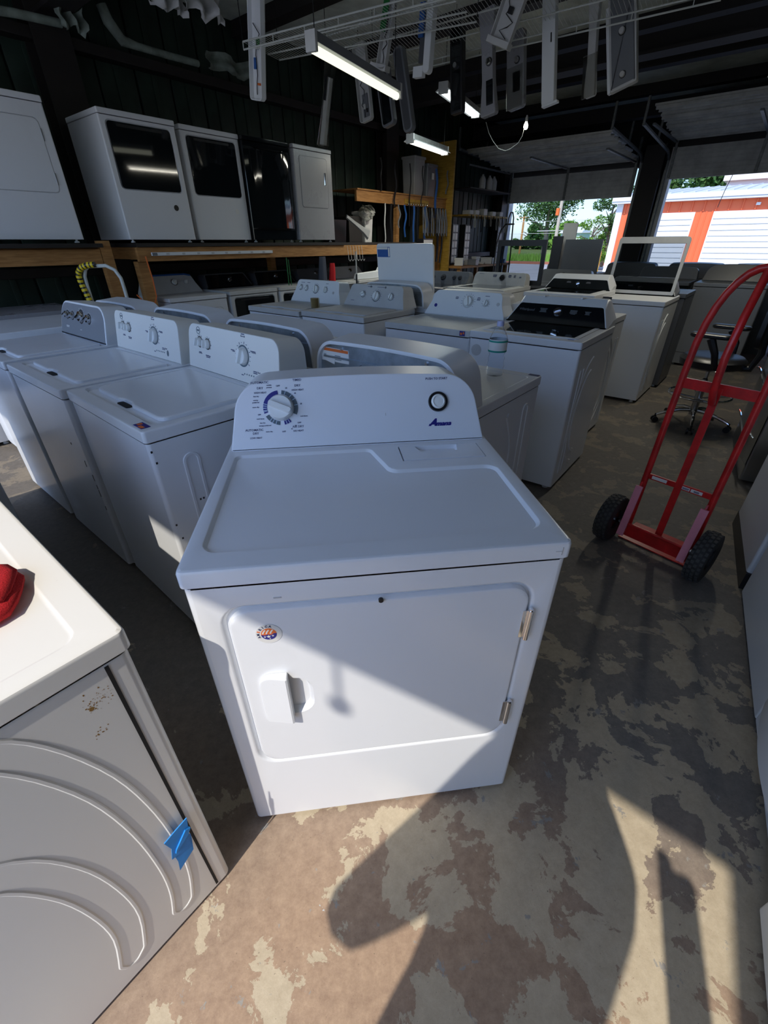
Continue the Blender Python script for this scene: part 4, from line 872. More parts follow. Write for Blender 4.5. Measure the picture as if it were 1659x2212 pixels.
# ---- right row, fronts to the aisle
for (uc_, v_, w_, lb, bd, fr) in ((.05,-.908,.69,'cream white machine in the sun at the lower right corner','cream','plain'),(.70,-.862,.60,'white front-loader with a bowed door at the right frame edge','white','bowed'),
    (1.365,-.78,.765,'white machine beyond the bowed front-loader in the right row','white','plain'),(2.11,-.685,.64,'white machine on a black base beside the right wheel of the red hand truck','white2','plain'),(3.47,-.572,.78,'stainless machine with curved trim behind the red hand truck','steel','bowed')):
    t, *_ = machine('clothes_dryer', lb, 'dryer', uc_, v_, YAW_R+.12, w=w_, d=.66, h=.97, body=bd, top='plain', front=fr, group='right row of machines', feet=False, bz=.02 if uc_ != 2.11 else .09)
    if uc_ == 3.47:
        for z_ in (.30,.62): g = G(); g.tube([(-.30,-.062,z_),(-.1,-.072,z_+.03),(.1,-.072,z_+.02),(.30,-.062,z_-.02)], .006, 6); part('trim', g, 'chrome', t)
b_ = part('base', G().box(-.33,.33,.0,.6,0,.088), 'black', bpy.data.objects['clothes_dryer' if False else [o.name for o in bpy.data.objects if o.get('label','').startswith('white machine on a black base')][0]], 'black base plinth')

# ================================================================ TIMBER SHELVES
def uvpart(name, mat, parent, *boxes, bev=.003, label=None):
    g = G(T_uv)
    for b in boxes: g.box(*b, bev)
    return part(name, g, mat, parent, label)
def uvthing(name, label, cat, u, v, z=0, group=None): return thing(name, label, cat, P(u,v,z), 0, group)
def put(o): 
    """keep the world place of a part built in building coordinates under an empty"""
    if o.parent: o.matrix_parent_inverse = Matrix.Translation(o.parent.location).inverted()
    return o
sh = thing('timber_shelf', 'rough timber shelf carrying the row of dryers along the left wall', 'shelf', (0,0,0))
uvpart('front_beam', 'wood', sh, (1.80,6.45,4.52,4.56,1.255,1.375))
uvpart('rear_beam', 'wood', sh, (1.80,6.45,5.40,5.44,1.25,1.37))
for i in range(12): uvpart('joist', 'wood', sh, (1.85+i*.41,1.89+i*.41,4.56,5.40,1.27,1.375))
uvpart('deck_board', 'brown', sh, (1.80,4.7,4.50,4.95,1.377,1.409)); uvpart('deck_board', 'brown', sh, (1.80,6.45,4.96,5.42,1.377,1.409)); uvpart('deck_board', 'brown', sh, (4.71,6.45,4.54,4.95,1.377,1.409))
uvpart('post', 'wood', sh, (1.80,1.90,4.565,4.66,0,1.255)); uvpart('post', 'wood', sh, (6.3,6.4,4.565,4.66,0,1.255)); uvpart('post', 'wood', sh, (4.0,4.09,5.3,5.39,0,1.255))
sh2 = thing('timber_shelf', 'timber shelf under the outlined white dryer at the left frame edge', 'shelf', (0,0,0))
uvpart('front_beam', 'wood', sh2, (-1.2,1.50,4.60,4.64,1.245,1.365)); uvpart('deck_board', 'brown', sh2, (-1.2,1.50,4.50,5.42,1.377,1.409)); uvpart('rear_beam', 'wood', sh2, (-1.2,1.5,5.40,5.44,1.25,1.37)); uvpart('post', 'wood', sh2, (1.505,1.605,4.60,4.68,0,1.43)); uvpart('post', 'wood', sh2, (-1.1,-1.0,4.65,4.75,0,1.245))
uvpart('spacer', 'wood', sh2, (-1.2,1.50,4.66,4.70,1.25,1.376))
ps = thing('power_strip', 'long white power strip screwed to the front beam of the timber shelf', 'power strip', (0,0,0))
uvpart('housing', 'plast', ps, (1.93,3.42,4.500,4.519,1.302,1.332)); uvpart('end_cap', 'grey', ps, (1.935,1.985,4.496,4.503,1.305,1.329)); 
for i in range(8): uvpart('outlet', 'dustp', ps, (2.08+i*.17,2.11+i*.17,4.497,4.501,1.309,1.325))
cd = part('power_cable', G(T_uv).tube([(1.86,4.50,1.30),(1.87,4.49,1.1),(1.86,4.48,.95),(1.80,4.46,.86),(1.72,4.45,.90),(1.66,4.46,.98)], .006, 6), 'orange'); tag(cd, 'orange-brown cable drooping beside the second wooden post', 'cable')
# upper shelf further along with grey tubs
sh3 = thing('timber_shelf', 'upper timber shelf near the yellow plywood panel, carrying grey tubs', 'shelf', (0,0,0))
uvpart('front_beam', 'wood', sh3, (5.5,8.0,4.98,5.02,1.94,2.08)); uvpart('deck_board', 'wood', sh3, (5.5,8.0,4.96,5.5,2.08,2.10)); uvpart('post', 'wood', sh3, (6.55,6.63,5.03,5.1,0,1.94)); uvpart('post','wood',sh3,(7.9,7.98,5.03,5.1,0,1.94)); uvpart('peg_rail','ply',sh3,(6.7,7.4,4.962,4.979,1.96,2.03))
for i in range(9): part('hook', G(T_uv).tube([(6.75+i*.07,4.96,1.99),(6.75+i*.07,4.93,1.98),(6.75+i*.07,4.925,1.95),(6.75+i*.07,4.94,1.935)], .004, 5), 'chrome', sh3)
pp = uvpart('plywood_panel', 'ply', None, (8.0,8.04,4.85,5.58,.25,2.93)); tag(pp, 'tall yellow plywood partition panel beyond the shelves', 'panel')
for i, (a, b, z, h, m, lb) in enumerate(((7.02,7.32,2.10,.52,'bin','tall grey tub on the upper shelf, left one'),(7.40,7.70,2.10,.45,'grey','darker grey tub with a white tag on the upper shelf'),(5.72,5.92,1.41,.40,'clearbin','milky plastic bin on the timber shelf below the upper shelf'))):
    t = uvthing('storage_tub', lb, 'tub', (a+b)/2, 5.15, z); w_ = (b-a)/2
    g = G(T=T_uv.to_3x3().to_4x4()); L0 = rr(-w_*.85,w_*.85,-.12,.12,.02,3); L1 = rr(-w_,w_,-.14,.14,.02,3); g.loft([[(x,y,.001) for x,y in L0],[(x,y,h) for x,y in L1],[(x,y,h) for x,y in offs(L1,.008)],[(x,y,.01) for x,y in offs(L0,.008)]], True, True); part('tub_body', g, m, t)
    g = G(T=T_uv.to_3x3().to_4x4()); L2 = rr(-w_-.012,w_+.012,-.152,.152,.02,3); g.loft([[(x,y,h-.02) for x,y in L2],[(x,y,h+.012) for x,y in L2],[(x,y,h+.018) for x,y in offs(L2,.01)]]); part('tub_rim', g, m, t)
    if i == 1: g = G(T=T_uv.to_3x3().to_4x4()); g.box(-.02,.05,-.146,-.143,.25,.34); part('tag', g, 'paper', t)

# small-parts drawers: two tall stacks lit from the doors
def drawers(name, label, u_, v_, z_, cols, rows, cw, ch, m, dep=.14, fr='black'):
    t = thing(name, label, 'drawer cabinet', P(u_, v_, z_), YAW_L); w_ = cols*cw; g = G(); g.box(-w_/2-.01,w_/2+.01,.02,dep,-.01,rows*ch+.01)
    for i in range(cols+1): g.box(-w_/2+i*cw-.006,-w_/2+i*cw+.006,0,.02,-.01,rows*ch+.01)
    for j in range(rows+1): g.box(-w_/2-.01,w_/2+.01,0,.02,j*ch-.006,j*ch+.006)
    part('frame', g, fr, t)
    for i in range(cols):
        for j in range(rows):
            q = G(); q.box(-w_/2+i*cw+.008,-w_/2+(i+1)*cw-.008,-.006,.018,j*ch+.008,(j+1)*ch-.010,.003,1); q.box(-w_/2+i*cw+cw*.3,-w_/2+i*cw+cw*.7,-.014,-.006,j*ch+.02,j*ch+.027); part('drawer', q, m, t)
    return t
drawers('drawer_cabinet', 'left tall stack of milky drawers against the far left wall', 8.52,5.05,1.03,2,5,.10,.135,'clearbin'); drawers('drawer_cabinet', 'right tall stack of milky drawers against the far left wall', 9.02,5.05,1.03,2,5,.10,.135,'clearbin')
drawers('drawer_cabinet', 'low white drawer stack just right of the raised white lid', 6.9,4.6,.80,1,5,.28,.13,'clearbin'); drawers('drawer_cabinet', 'narrow grey drawer tower beside the left jamb of the far doors', 10.6,5.1,.95,1,6,.22,.125,'bin')
wb = thing('work_bench', 'cluttered work bench by the far left wall under the drawer stacks', 'bench', (0,0,0)); uvpart('bench_top','wood',wb,(8.1,10.3,4.6,5.5,.96,1.0))
for a in (8.15,10.2):
    for b in (4.65,5.4): uvpart('leg','wood',wb,(a,a+.08,b,b+.08,0,.96))
ORD = ('first','second','third','fourth','fifth','sixth','seventh','eighth','ninth','tenth','eleventh','twelfth','thirteenth','fourteenth','fifteenth','sixteenth','seventeenth','eighteenth','nineteenth','twentieth','twenty-first','twenty-second')
CN = {'black':'black','grey':'dark grey','dustp':'pale grey','bluecl':'blue','clearbin':'milky','paper':'white','bin':'mid grey'}
rs = random.Random(11)
for i in range(14):
    u_ = 8.3+i*.13; a, b, h = rs.uniform(.04,.09), rs.uniform(.04,.12), rs.uniform(.03,.14); m = rs.choice(['clearbin','bluecl','dustp','paper','grey']); c_ = rs.uniform(4.68,4.9)
    t = uvthing('parts_box', CN[m]+' parts box on the far work bench, '+ORD[i]+' from the left', 'box', u_, c_, 1.001, 'clutter on the work bench')
    g = G(T=T_uv.to_3x3().to_4x4() @ Matrix.Rotation(rs.uniform(-.6,.6),4,'Z')); g.box(-a,a,-b,b,0,h,.006,1); g.box(-a-.004,a+.004,-b-.004,b+.004,h*.8,h+.004,.003,1); part('box_body', g, m, t)
# second shelf rows with hanging hoses and belts
sh4 = thing('wall_shelf', 'wall shelf with paper bundles and hanging belts near the far left corner', 'shelf', (0,0,0)); uvpart('shelf_board','ply',sh4,(8.9,10.7,5.0,5.5,1.86,1.89)); uvpart('shelf_board','brown',sh4,(8.9,10.7,5.0,5.5,2.32,2.34))
for i in range(12):
    u_ = 9.0+i*.14; m = rs.choice(['dustp','black','bin','grey','black']); L_ = rs.uniform(.18,.36)
    o = part('drive_belt', G(T_uv).tube([(u_,4.98,1.88),(u_+.03,4.965,1.88-L_*.5),(u_+.02,4.96,1.88-L_),(u_-.02,4.96,1.88-L_),(u_-.03,4.965,1.88-L_*.5)], .008, 5, closed=True), m); tag(o, CN[m]+' belt loop below the far wall shelf, '+ORD[i]+' from the left', 'belt', 'belts hanging below the far wall shelf')
for i, u_ in enumerate((9.1,9.35,9.7,10.1,10.45)):
    t = uvthing('paper_bundle', 'pale bundle on the far wall shelf, '+ORD[i]+' from the left', 'bundle', u_, 5.12, 1.891, 'bundles on the far wall shelf'); g = G(T=T_uv.to_3x3().to_4x4()); g.box(-.09,.07,-.09,.09,0,rs.uniform(.05,.12),.012); g.box(-.07,.09,-.07,.08,.0,.045,.01); part('wrap', g, 'paper' if i%2 else 'dustp', t)
for i, u_ in enumerate((9.55,9.85,10.05)):
    t = uvthing('jug', 'pale translucent jug on the top wall shelf, '+ORD[i]+' from the left', 'jug', u_, 5.1, 2.341, 'jugs on the top wall shelf'); g = G(T=T_uv.to_3x3().to_4x4()); g.lathe([(0,0),(.06,0),(.065,.03),(.065,.16),(.04,.21),(.02,.23),(.02,.25),(0,.25)], n=14); part('jug_body', g, 'clearbin', t)
# hanging hoses and cords on the left wall
for i in range(16):
    u_ = 6.0+i*.13+rs.uniform(-.03,.03); zt_ = 1.94 if i % 3 else 2.5; L_ = rs.uniform(.3,.9); m = rs.choice(['black','black','grey','black','bluecl','dustp'])
    o = part('hose', G(T_uv).tube([(u_+.02*math.sin(k*1.3+i), 4.93+.01*math.cos(k), zt_-L_*k/7) for k in range(8)], rs.uniform(.008,.022), 6), m); tag(o, CN[m]+' hose hanging from the upper timber shelf, '+ORD[i]+' from the left', 'hose', 'hoses hanging from the upper shelf')
for i in range(9):
    u_ = 7.15+i*.09; o = part('cord_bundle', G(T_uv).tube([(u_,4.90,1.93),(u_+.03,4.87,1.7),(u_+.02,4.86,1.5),(u_-.02,4.87,1.55),(u_-.01,4.90,1.92)], .009, 5), rs.choice(['grey','black','grey'])); tag(o, 'cord bundle on the peg rail hooks, '+ORD[i]+' from the left', 'cord', 'cords on the peg rail')
# scraps on the long shelf
t = uvthing('plastic_bag', 'crumpled clear plastic bag on the timber shelf above the milky bin', 'bag', 5.72, 4.98, 1.80); g = G(); bmesh.ops.create_icosphere(g.bm, subdivisions=3, radius=.12)
for v in g.bm.verts: v.co *= 1+.22*math.sin(v.co.x*60+v.co.z*43)*math.cos(v.co.y*51); v.co.z *= .8
part('bag_film', g, 'wrap', t, ang=20)
t = uvthing('cardboard_box', 'dark box under the crumpled bag on the timber shelf', 'box', 5.5, 5.18, 1.411); g = G(T=T_uv.to_3x3().to_4x4()); g.box(-.15,.15,-.16,.16,0,.34,.006); g.box(-.15,.15,-.005,.005,.339,.343); part('carton', g, 'brown', t)
t = uvthing('console_shell', 'grey curved console shell lying on the timber shelf by the milky bin', 'console', 5.25, 4.72, 1.411); g = G(T=T_uv.to_3x3().to_4x4()); g.band([(-.3,.0),(-.1,.0),(.1,.0),(.22,.0)], [.05,.06,.09,.16], .02, T=frame((0,0,.19),(1,0,-.45),(.42,0,1),None)); part('shell', g, 'bin', t)
t = uvthing('storage_tub', 'black tub behind the curved console shell on the timber shelf', 'tub', 5.05, 5.05, 1.411); g = G(T=T_uv.to_3x3().to_4x4()); L0 = rr(-.14,.14,-.14,.14,.02,3); g.loft([[(x*.9,y*.9,0) for x,y in L0],[(x,y,.28) for x,y in L0],[(x,y,.28) for x,y in offs(L0,.01)],[(x*.85,y*.85,.01) for x,y in L0]]); part('tub_body', g, 'black', t)
for i in range(6):
    u_ = 4.75+i*.06; o = part('wire_hook', G(T_uv).tube([(u_,4.515,1.37),(u_,4.50,1.30),(u_,4.49,1.20),(u_+.02,4.485,1.18),(u_+.04,4.49,1.20)], .003, 5), 'dustp'); tag(o, 'thin wire hook on the timber shelf beam, '+ORD[i]+' from the left', 'hook', 'wire hooks on the shelf beam')
def drape(nm, mat, u_, v_, zt, zb, wt, wb, lb, cat, sd):
    g = G(T_uv); L_ = []
    for j in range(9):
        f = j/8; w_ = wt+(wb-wt)*f**.7; L_.append([(u_+w_*math.cos(a)*(1+.08*math.sin(5*a+sd))+.01*math.sin(3*f+sd), v_+.035*(.4+.6*f)*math.sin(a)*(1+.25*math.sin(4*a+sd+f)), zt+(zb-zt)*f) for a in [2*math.pi*k/20 for k in range(20)]])
    o = part(nm, g.loft(L_), mat, ang=80); tag(o, lb, cat); return o
drape('red_cloth','towel',4.34,4.43,1.17,.93,.042,.060,'red cloth hanging under the timber shelf','cloth',1)
drape('dark_coat','cloth',4.17,4.44,1.25,.85,.055,.08,'dark coat hanging left of the red cloth','coat',2)
t = uvthing('broom', 'pale staff with a black lower end standing under the timber shelf', 'broom', 4.80, 4.40, 0); part('staff', G().cyl((0,0,1.02),(0,0,1.30),.009), 'dustp', t); part('lower_grip', G().cyl((0,0,.0),(0,0,1.02),.012), 'black', t)
t = uvthing('green_tube', 'thin green plastic stick standing in the dark under the shelf', 'tube', 3.55, 4.42, .95); part('stick', G().cyl((0,0,0),(.0,0,.30),.006).cyl((.03,.02,0),(.02,.02,.28),.005), 'greenbox', t)
t = uvthing('console_shell', 'white console shell lying on the dull machine under the shelf', 'console', 5.25, 4.55, 1.09-.155); g = G(T=T_uv.to_3x3().to_4x4()); lp = rpoly([(-.33,0),(.33,0),(.30,.10),(.25,.16),(.2,.10),(-.28,.08)], .02, 3); g.prism(lp, -.03, .03, T=frame((0,0,0),(1,0,0),(0,0,1)), bev=.006); part('shell', g, 'plast', t)
# ---- white hand cart with striped hose
t = thing('hand_cart', 'white tube hand cart standing by the wooden post behind the grey-faced washer', 'hand cart', P(1.25,4.08,0), YAW_IN+.55)
g = G(); pt = [(-.17,0,0),(-.17,0,1.10),(-.165,0,1.17),(-.14,0,1.22),(-.10,0,1.245),(.06,0,1.25),(.13,0,1.22),(.165,0,1.16),(.17,0,1.08),(.17,0,0)]; g.tube(pt, .014, 8); part('frame_tube', g, 'wire', t)
for z in (.2,.6,.95): part('crossbar', G().cyl((-.17,0,z),(.17,0,z),.009), 'wire', t)
g = G(); g.box(-.2,.2,-.22,0,.01,.02); part('toe_plate', g, 'wire', t)
for s_ in (-1,1): part('wheel', G().cyl((s_*.20,.08,.1),(s_*.24,.08,.1),.1,n=18), 'rubber', t)
hp = [(-.02,-.02,1.26),(-.09,-.03,1.255),(-.15,-.035,1.235),(-.19,-.035,1.19),(-.195,-.03,1.12),(-.18,-.03,1.05),(-.165,-.03,.98),(-.15,-.03,.90),(-.14,-.03,.82)]
hz = thing('air_hose', 'black hose wrapped in yellow tape on the white hand cart', 'hose', P(1.25,4.08,0), YAW_IN+.55)
g = G(); g.tube(hp, .021, 10); part('hose_body', g, 'black', hz)
for i in range(len(hp)-1):
    for f in (.15,.6):
        a = Vector(hp[i]).lerp(Vector(hp[i+1]), f); b = Vector(hp[i]).lerp(Vector(hp[i+1]), f+.28); part('tape_band', G().tube([a, b], .0228, 10), 'hose', hz)

# ================================================================ RED HAND TRUCK
ht = thing('hand_truck', 'red steel hand truck with pneumatic tyres standing in the aisle right of the central dryer', 'hand truck', P(1.863,-.34,0), math.atan2(-.4635,1.0) if False else 0)
A_ = P(1.893,-.168); B_ = P(1.817,-.512); axd = (B_-A_).normalized(); ht.rotation_euler = (0,0,math.atan2(axd.y, axd.x)); mid = (A_+B_)/2; ht.location = mid
# local: x along the axle (to the right), y away from the camera, z up
lean = .05
def hp_(x, z, off=0): return (x, off + lean*z, z)
g = G(); pth = [hp_(-.155,.05), hp_(-.155,.90)]; 
for k in range(1,16):
    a = math.pi - math.pi*k/16; pth.append(hp_(.155*math.cos(a)**1 if True else 0, .92+.40*math.sin(a)**.8))
pth += [hp_(.155,.90), hp_(.155,.05)]; g.tube(pth, .0155, 12); part('frame_tube', g, 'red', ht)
g = G(); g.tube([hp_(0,.80,-.03), hp_(0,.86,-.075), hp_(.0,1.0,-.10), hp_(0,1.15,-.07), hp_(0,1.27,-.02), hp_(0,1.315,.0)], .0155, 12); part('grip_tube', g, 'red', ht)
for z, hh in ((.855,.045),(.385,.028)): g = G(); g.box(-.15,.15,lean*z-.006,lean*z+.004,z-hh/2,z+hh/2,.001); part('crossbar', g, 'red', ht)
g = G(); g.box(-.016,.016,-.012+.0,-.004,.08,.86,.001,T=Matrix.Shear('XY',4,(0,0)) if False else None); part('centre_strap', g, 'red', ht).matrix_basis = Matrix.Rotation(-lean, 4, 'X')
for s_ in (-1,1):
    g = G(); L_ = [(-.0,0),(.075,0),(.02,.27),(.0,.30)]; x_ = s_*.150; g.prism(L_, -.004, .004, T=frame((x_,-.02,.06),(0,-1,0),(0,0,1))); part('wheel_bracket', g, 'red', ht)
    g = G(); g.loft([[(s_*.150-.017,-.097,.065),(s_*.150+.017,-.097,.065),(s_*.150+.017,-.090,.062),(s_*.150-.017,-.090,.062)],[(s_*.150-.017,-.042,.34),(s_*.150+.017,-.042,.34),(s_*.150+.017,-.034,.34),(s_*.150-.017,-.034,.34)]]); part('tape_wrap', g, 'pink', ht, 'pinkish worn sleeve on the upright')
g = G(); g.cyl((-.185,-.06,.125),(.185,-.06,.125),.008); part('axle', g, 'red', ht)
g = G(); g.box(-.17,.17,-.03,-.024,.035,.10,.001); g.box(-.18,.18,-.02,.20,.004,.010,.001); part('toe_plate', g, 'red', ht)
for s_ in (-1,1):
    X = s_*.225; c0 = (X,-.07,.128); t_ = []
    g = G(); prof = [(.055,-.032),(.100,-.038),(.118,-.034),(.127,-.018),(.129,0),(.127,.018),(.118,.034),(.100,.038),(.055,.032),(.055,-.032)]; g.lathe(prof, c0, (1,0,0), n=36); wh = part('tyre', g, 'rubber', ht)
    g = G()
    for k in range(30):
        a = 2*math.pi*k/30
        for j, xo in enumerate((-.026,-.0085,.0085,.026)):
            aa = a+(j%2)*.105; K_ = Matrix.Translation(c0) @ Matrix.Rotation(aa, 4, 'X'); rr_ = .127 if abs(xo) < .02 else .1215; g.box(xo-.0065,xo+.0065,-.008,.008,rr_-.003,rr_+.0035,T=K_)
    part('tread', g, 'tread', wh, kind='stuff')
    g = G(); g.lathe([(0,-.022),(.05,-.022),(.057,-.014),(.057,.014),(.05,.022),(0,.022)], c0, (1,0,0), n=24); part('hub', g, 'black', ht)
    g = G(); g.cyl((X-s_*.055,-.07,.128),(X-s_*.02,-.07,.128),.014); part('axle_sleeve', g, 'chrome', ht)
for x0, x1, m, z in ((-.125,-.055,'paper',.385),(.015,.05,'paper',.385),(.055,.105,'paper',.385)):
    g = G(); g.box(x0,x1,lean*z-.0075,lean*z-.006,z-.008,z+.008); lb = part('label', g, m, ht)
    if x0 > 0: g = G(); dashes(g, frame((0,lean*z-.0078,z+.002),(1,0,0),(0,0,1)), (x0+x1)/2, .0, .03, 2, .003, .005); part('label_print', g, 'ink', lb)

# ================================================================ STOOL
st = thing('drafting_chair', 'black drafting chair with a chrome foot ring and five-star base behind the red hand truck', 'chair', P(4.16,-.17,0), YAW_R-.15)
for k in range(5):
    a = 2*math.pi*k/5+.3; c_, s_ = math.cos(a), math.sin(a)
    g = G(); g.tube([(.03*c_,.03*s_,.13),(.12*c_,.12*s_,.125),(.24*c_,.24*s_,.09),(.29*c_,.29*s_,.07)], [.018,.016,.013,.010], 8); part('base_arm', g, 'chrome', st)
    g = G(); g.cyl((.29*c_-.012*s_,.29*s_+.012*c_,.027),(.29*c_-.026*s_,.29*s_+.026*c_,.027),.026).cyl((.29*c_+.012*s_,.29*s_-.012*c_,.027),(.29*c_+.026*s_,.29*s_-.026*c_,.027),.026).cyl((.29*c_,.29*s_,.03),(.29*c_,.29*s_,.08),.009); part('caster', g, 'black', st)
g = G(); g.lathe([(0,.09),(.028,.09),(.03,.30),(.022,.31),(.022,.40),(.014,.41),(.014,.50),(0,.50)], n=20); part('column', g, 'steel', st)
g = G(); g.tube([(.235*math.cos(2*math.pi*k/40),.235*math.sin(2*math.pi*k/40),.27) for k in range(40)], .010, 8, closed=True); part('foot_ring', g, 'chrome', st)
for k in range(4): a = math.pi/2*k+.5; part('ring_spoke', G().cyl((.03*math.cos(a),.03*math.sin(a),.24),(.235*math.cos(a),.235*math.sin(a),.27),.007), 'chrome', st)
g = G(); g.loft([[(x,y,.50) for x,y in ell(0,0,.19,.18,32)],[(x,y,.52) for x,y in ell(0,0,.24,.23,32)],[(x,y,.57) for x,y in ell(0,0,.25,.24,32)],[(x,y,.595) for x,y in ell(0,0,.22,.21,32)],[(x,y,.60) for x,y in ell(0,0,.12,.11,32)]]); part('seat', g, 'black', st)
for s_ in (-1,1):
    g = G(); g.tube([(s_*.10,.05,.52),(s_*.25,.08,.55),(s_*.30,.06,.66),(s_*.29,.0,.76)], [.02,.022,.025,.03], 8); part('armrest_support', g, 'black', st)
    g = G(); L_ = rr(-.045,.045,-.15,.13,.04,5); g.loft([[(x+s_*.29,y,.765) for x,y in offs(L_,.012)],[(x+s_*.29,y,.775) for x,y in L_],[(x+s_*.29,y,.79) for x,y in L_],[(x+s_*.29,y,.80) for x,y in offs(L_,.015)]]); part('armrest', g, 'black', st)
g = G(); g.tube([(0,.10,.51),(0,.27,.53),(0,.30,.65),(0,.28,.80)], .025, 8); part('back_support', g, 'black', st)
g = G(); L_ = rr(-.21,.21,.70,1.05,.10,6); g.loft([[(x,.27+.12*(abs(x)**2)*-2,z) for x,z in L_],[(x,.30-.24*x*x,z) for x,z in L_],[(x,.31-.24*x*x,z) for x,z in offs(L_,.02)]]); part('backrest', g, 'black', st)

# ================================================================ BOTTLE, TAPE
bt = thing('water_bottle', 'clear plastic water bottle with a white and green label, behind the central dryer', 'bottle', P(1.345,.455,.9005))
pr = [(0,.004),(.020,.0),(.029,.004),(.031,.015),(.0285,.030),(.031,.042),(.028,.058),(.029,.075),(.0265,.088),(.030,.10),(.0315,.105),(.0315,.150),(.030,.156),(.026,.178),(.016,.196),(.0125,.203),(.0125,.212)]
pr = [(r*1.22 if h < .17 else r*1.1, h) for r, h in pr]
inn = [(max(0,r-.0012),h+.0012) for r,h in pr][::-1]; g = G(); g.lathe(pr+inn, n=28); part('bottle_body', g, 'pet', bt)
g = G(); g.lathe([(.0390,.103),(.0394,.104),(.0394,.152),(.0390,.153)], n=28); lb = part('label', g, 'paper', bt, 'white bottle label with green bands')
for z in (.106,.146): g = G(); g.lathe([(.0396,z-.0035),(.0398,z),(.0396,z+.0035)], n=28); part('label_band', g, solid('green_band'+str(z), (.0,.28,.22), .5), lb)
g = G(); g.lathe([(0,.2125),(.0145,.2125),(.015,.204),(.015,.222),(.0135,.224),(0,.224)][2:]+[(0,.224)], n=20); part('cap', g, solid('lilac_cap', (.42,.45,.70), .4), bt)
tr = thing('tape_roll', 'roll of clear packing tape standing on the lid of the four-knob washer', 'tape roll', P(2.36,2.68,.926))
g = G(); g.lathe([(.030,0),(.038,0),(.038,.075),(.030,.075),(.030,0)], n=30); part('tape_ring', g, 'tape', tr)
g = G(); g.lathe([(.0275,0),(.0298,0),(.0298,.075),(.0275,.075),(.0275,0)], n=30); part('core', g, solid('cardboard_core', (.40,.34,.24), .8), tr)

# ================================================================ OVERHEAD: RACKS, CONSOLES, LAMPS, PIPES
def rack(label, cs_, n, zt):
    """cs_: four corners in u,v,z (a-b front rail, d-c rear rail)"""
    a, b, c_, d = [P(*q) for q in cs_]; t = thing('wire_rack', label, 'wire rack', a)
    q = lambda p: p - a
    for f in (0,.33,.66,1): part('rail', G().tube([q(a.lerp(d,f)), q(b.lerp(c_,f))], .006, 6), 'wire', t)
    part('rail', G().tube([q(a)+Vector((0,0,-.045)), q(b)+Vector((0,0,-.045))], .006, 6), 'wire', t)
    g = G()
    for i in range(n):
        f = i/(n-1); g.tube([q(a.lerp(b,f)), q(d.lerp(c_,f))], .0019, 4, caps=False)
        if i % 12 == 0: g.tube([q(a.lerp(b,f)), q(a.lerp(b,f))+Vector((0,0,-.045))], .004, 4)
    part('rod', g, 'wire', t, kind='stuff')
    for p in (a,b,c_,d): part('hanger_wire', G().tube([q(p), q(p)+Vector((0,0,zt-p.z))], .003, 4), 'black', t)
rack('white wire rack hanging at the upper left, above the nearest fluorescent lamp', [(2.62,3.56,2.77),(3.05,1.95,2.82),(3.75,2.1,2.86),(3.15,3.75,2.80)], 70, 3.4)
rack('white wire rack hanging further back, above the curved grey consoles', [(4.45,3.75,2.95),(4.70,.62,2.95),(3.85,.60,3.02),(3.50,3.50,2.98)], 90, 3.42)
cnt = [0]
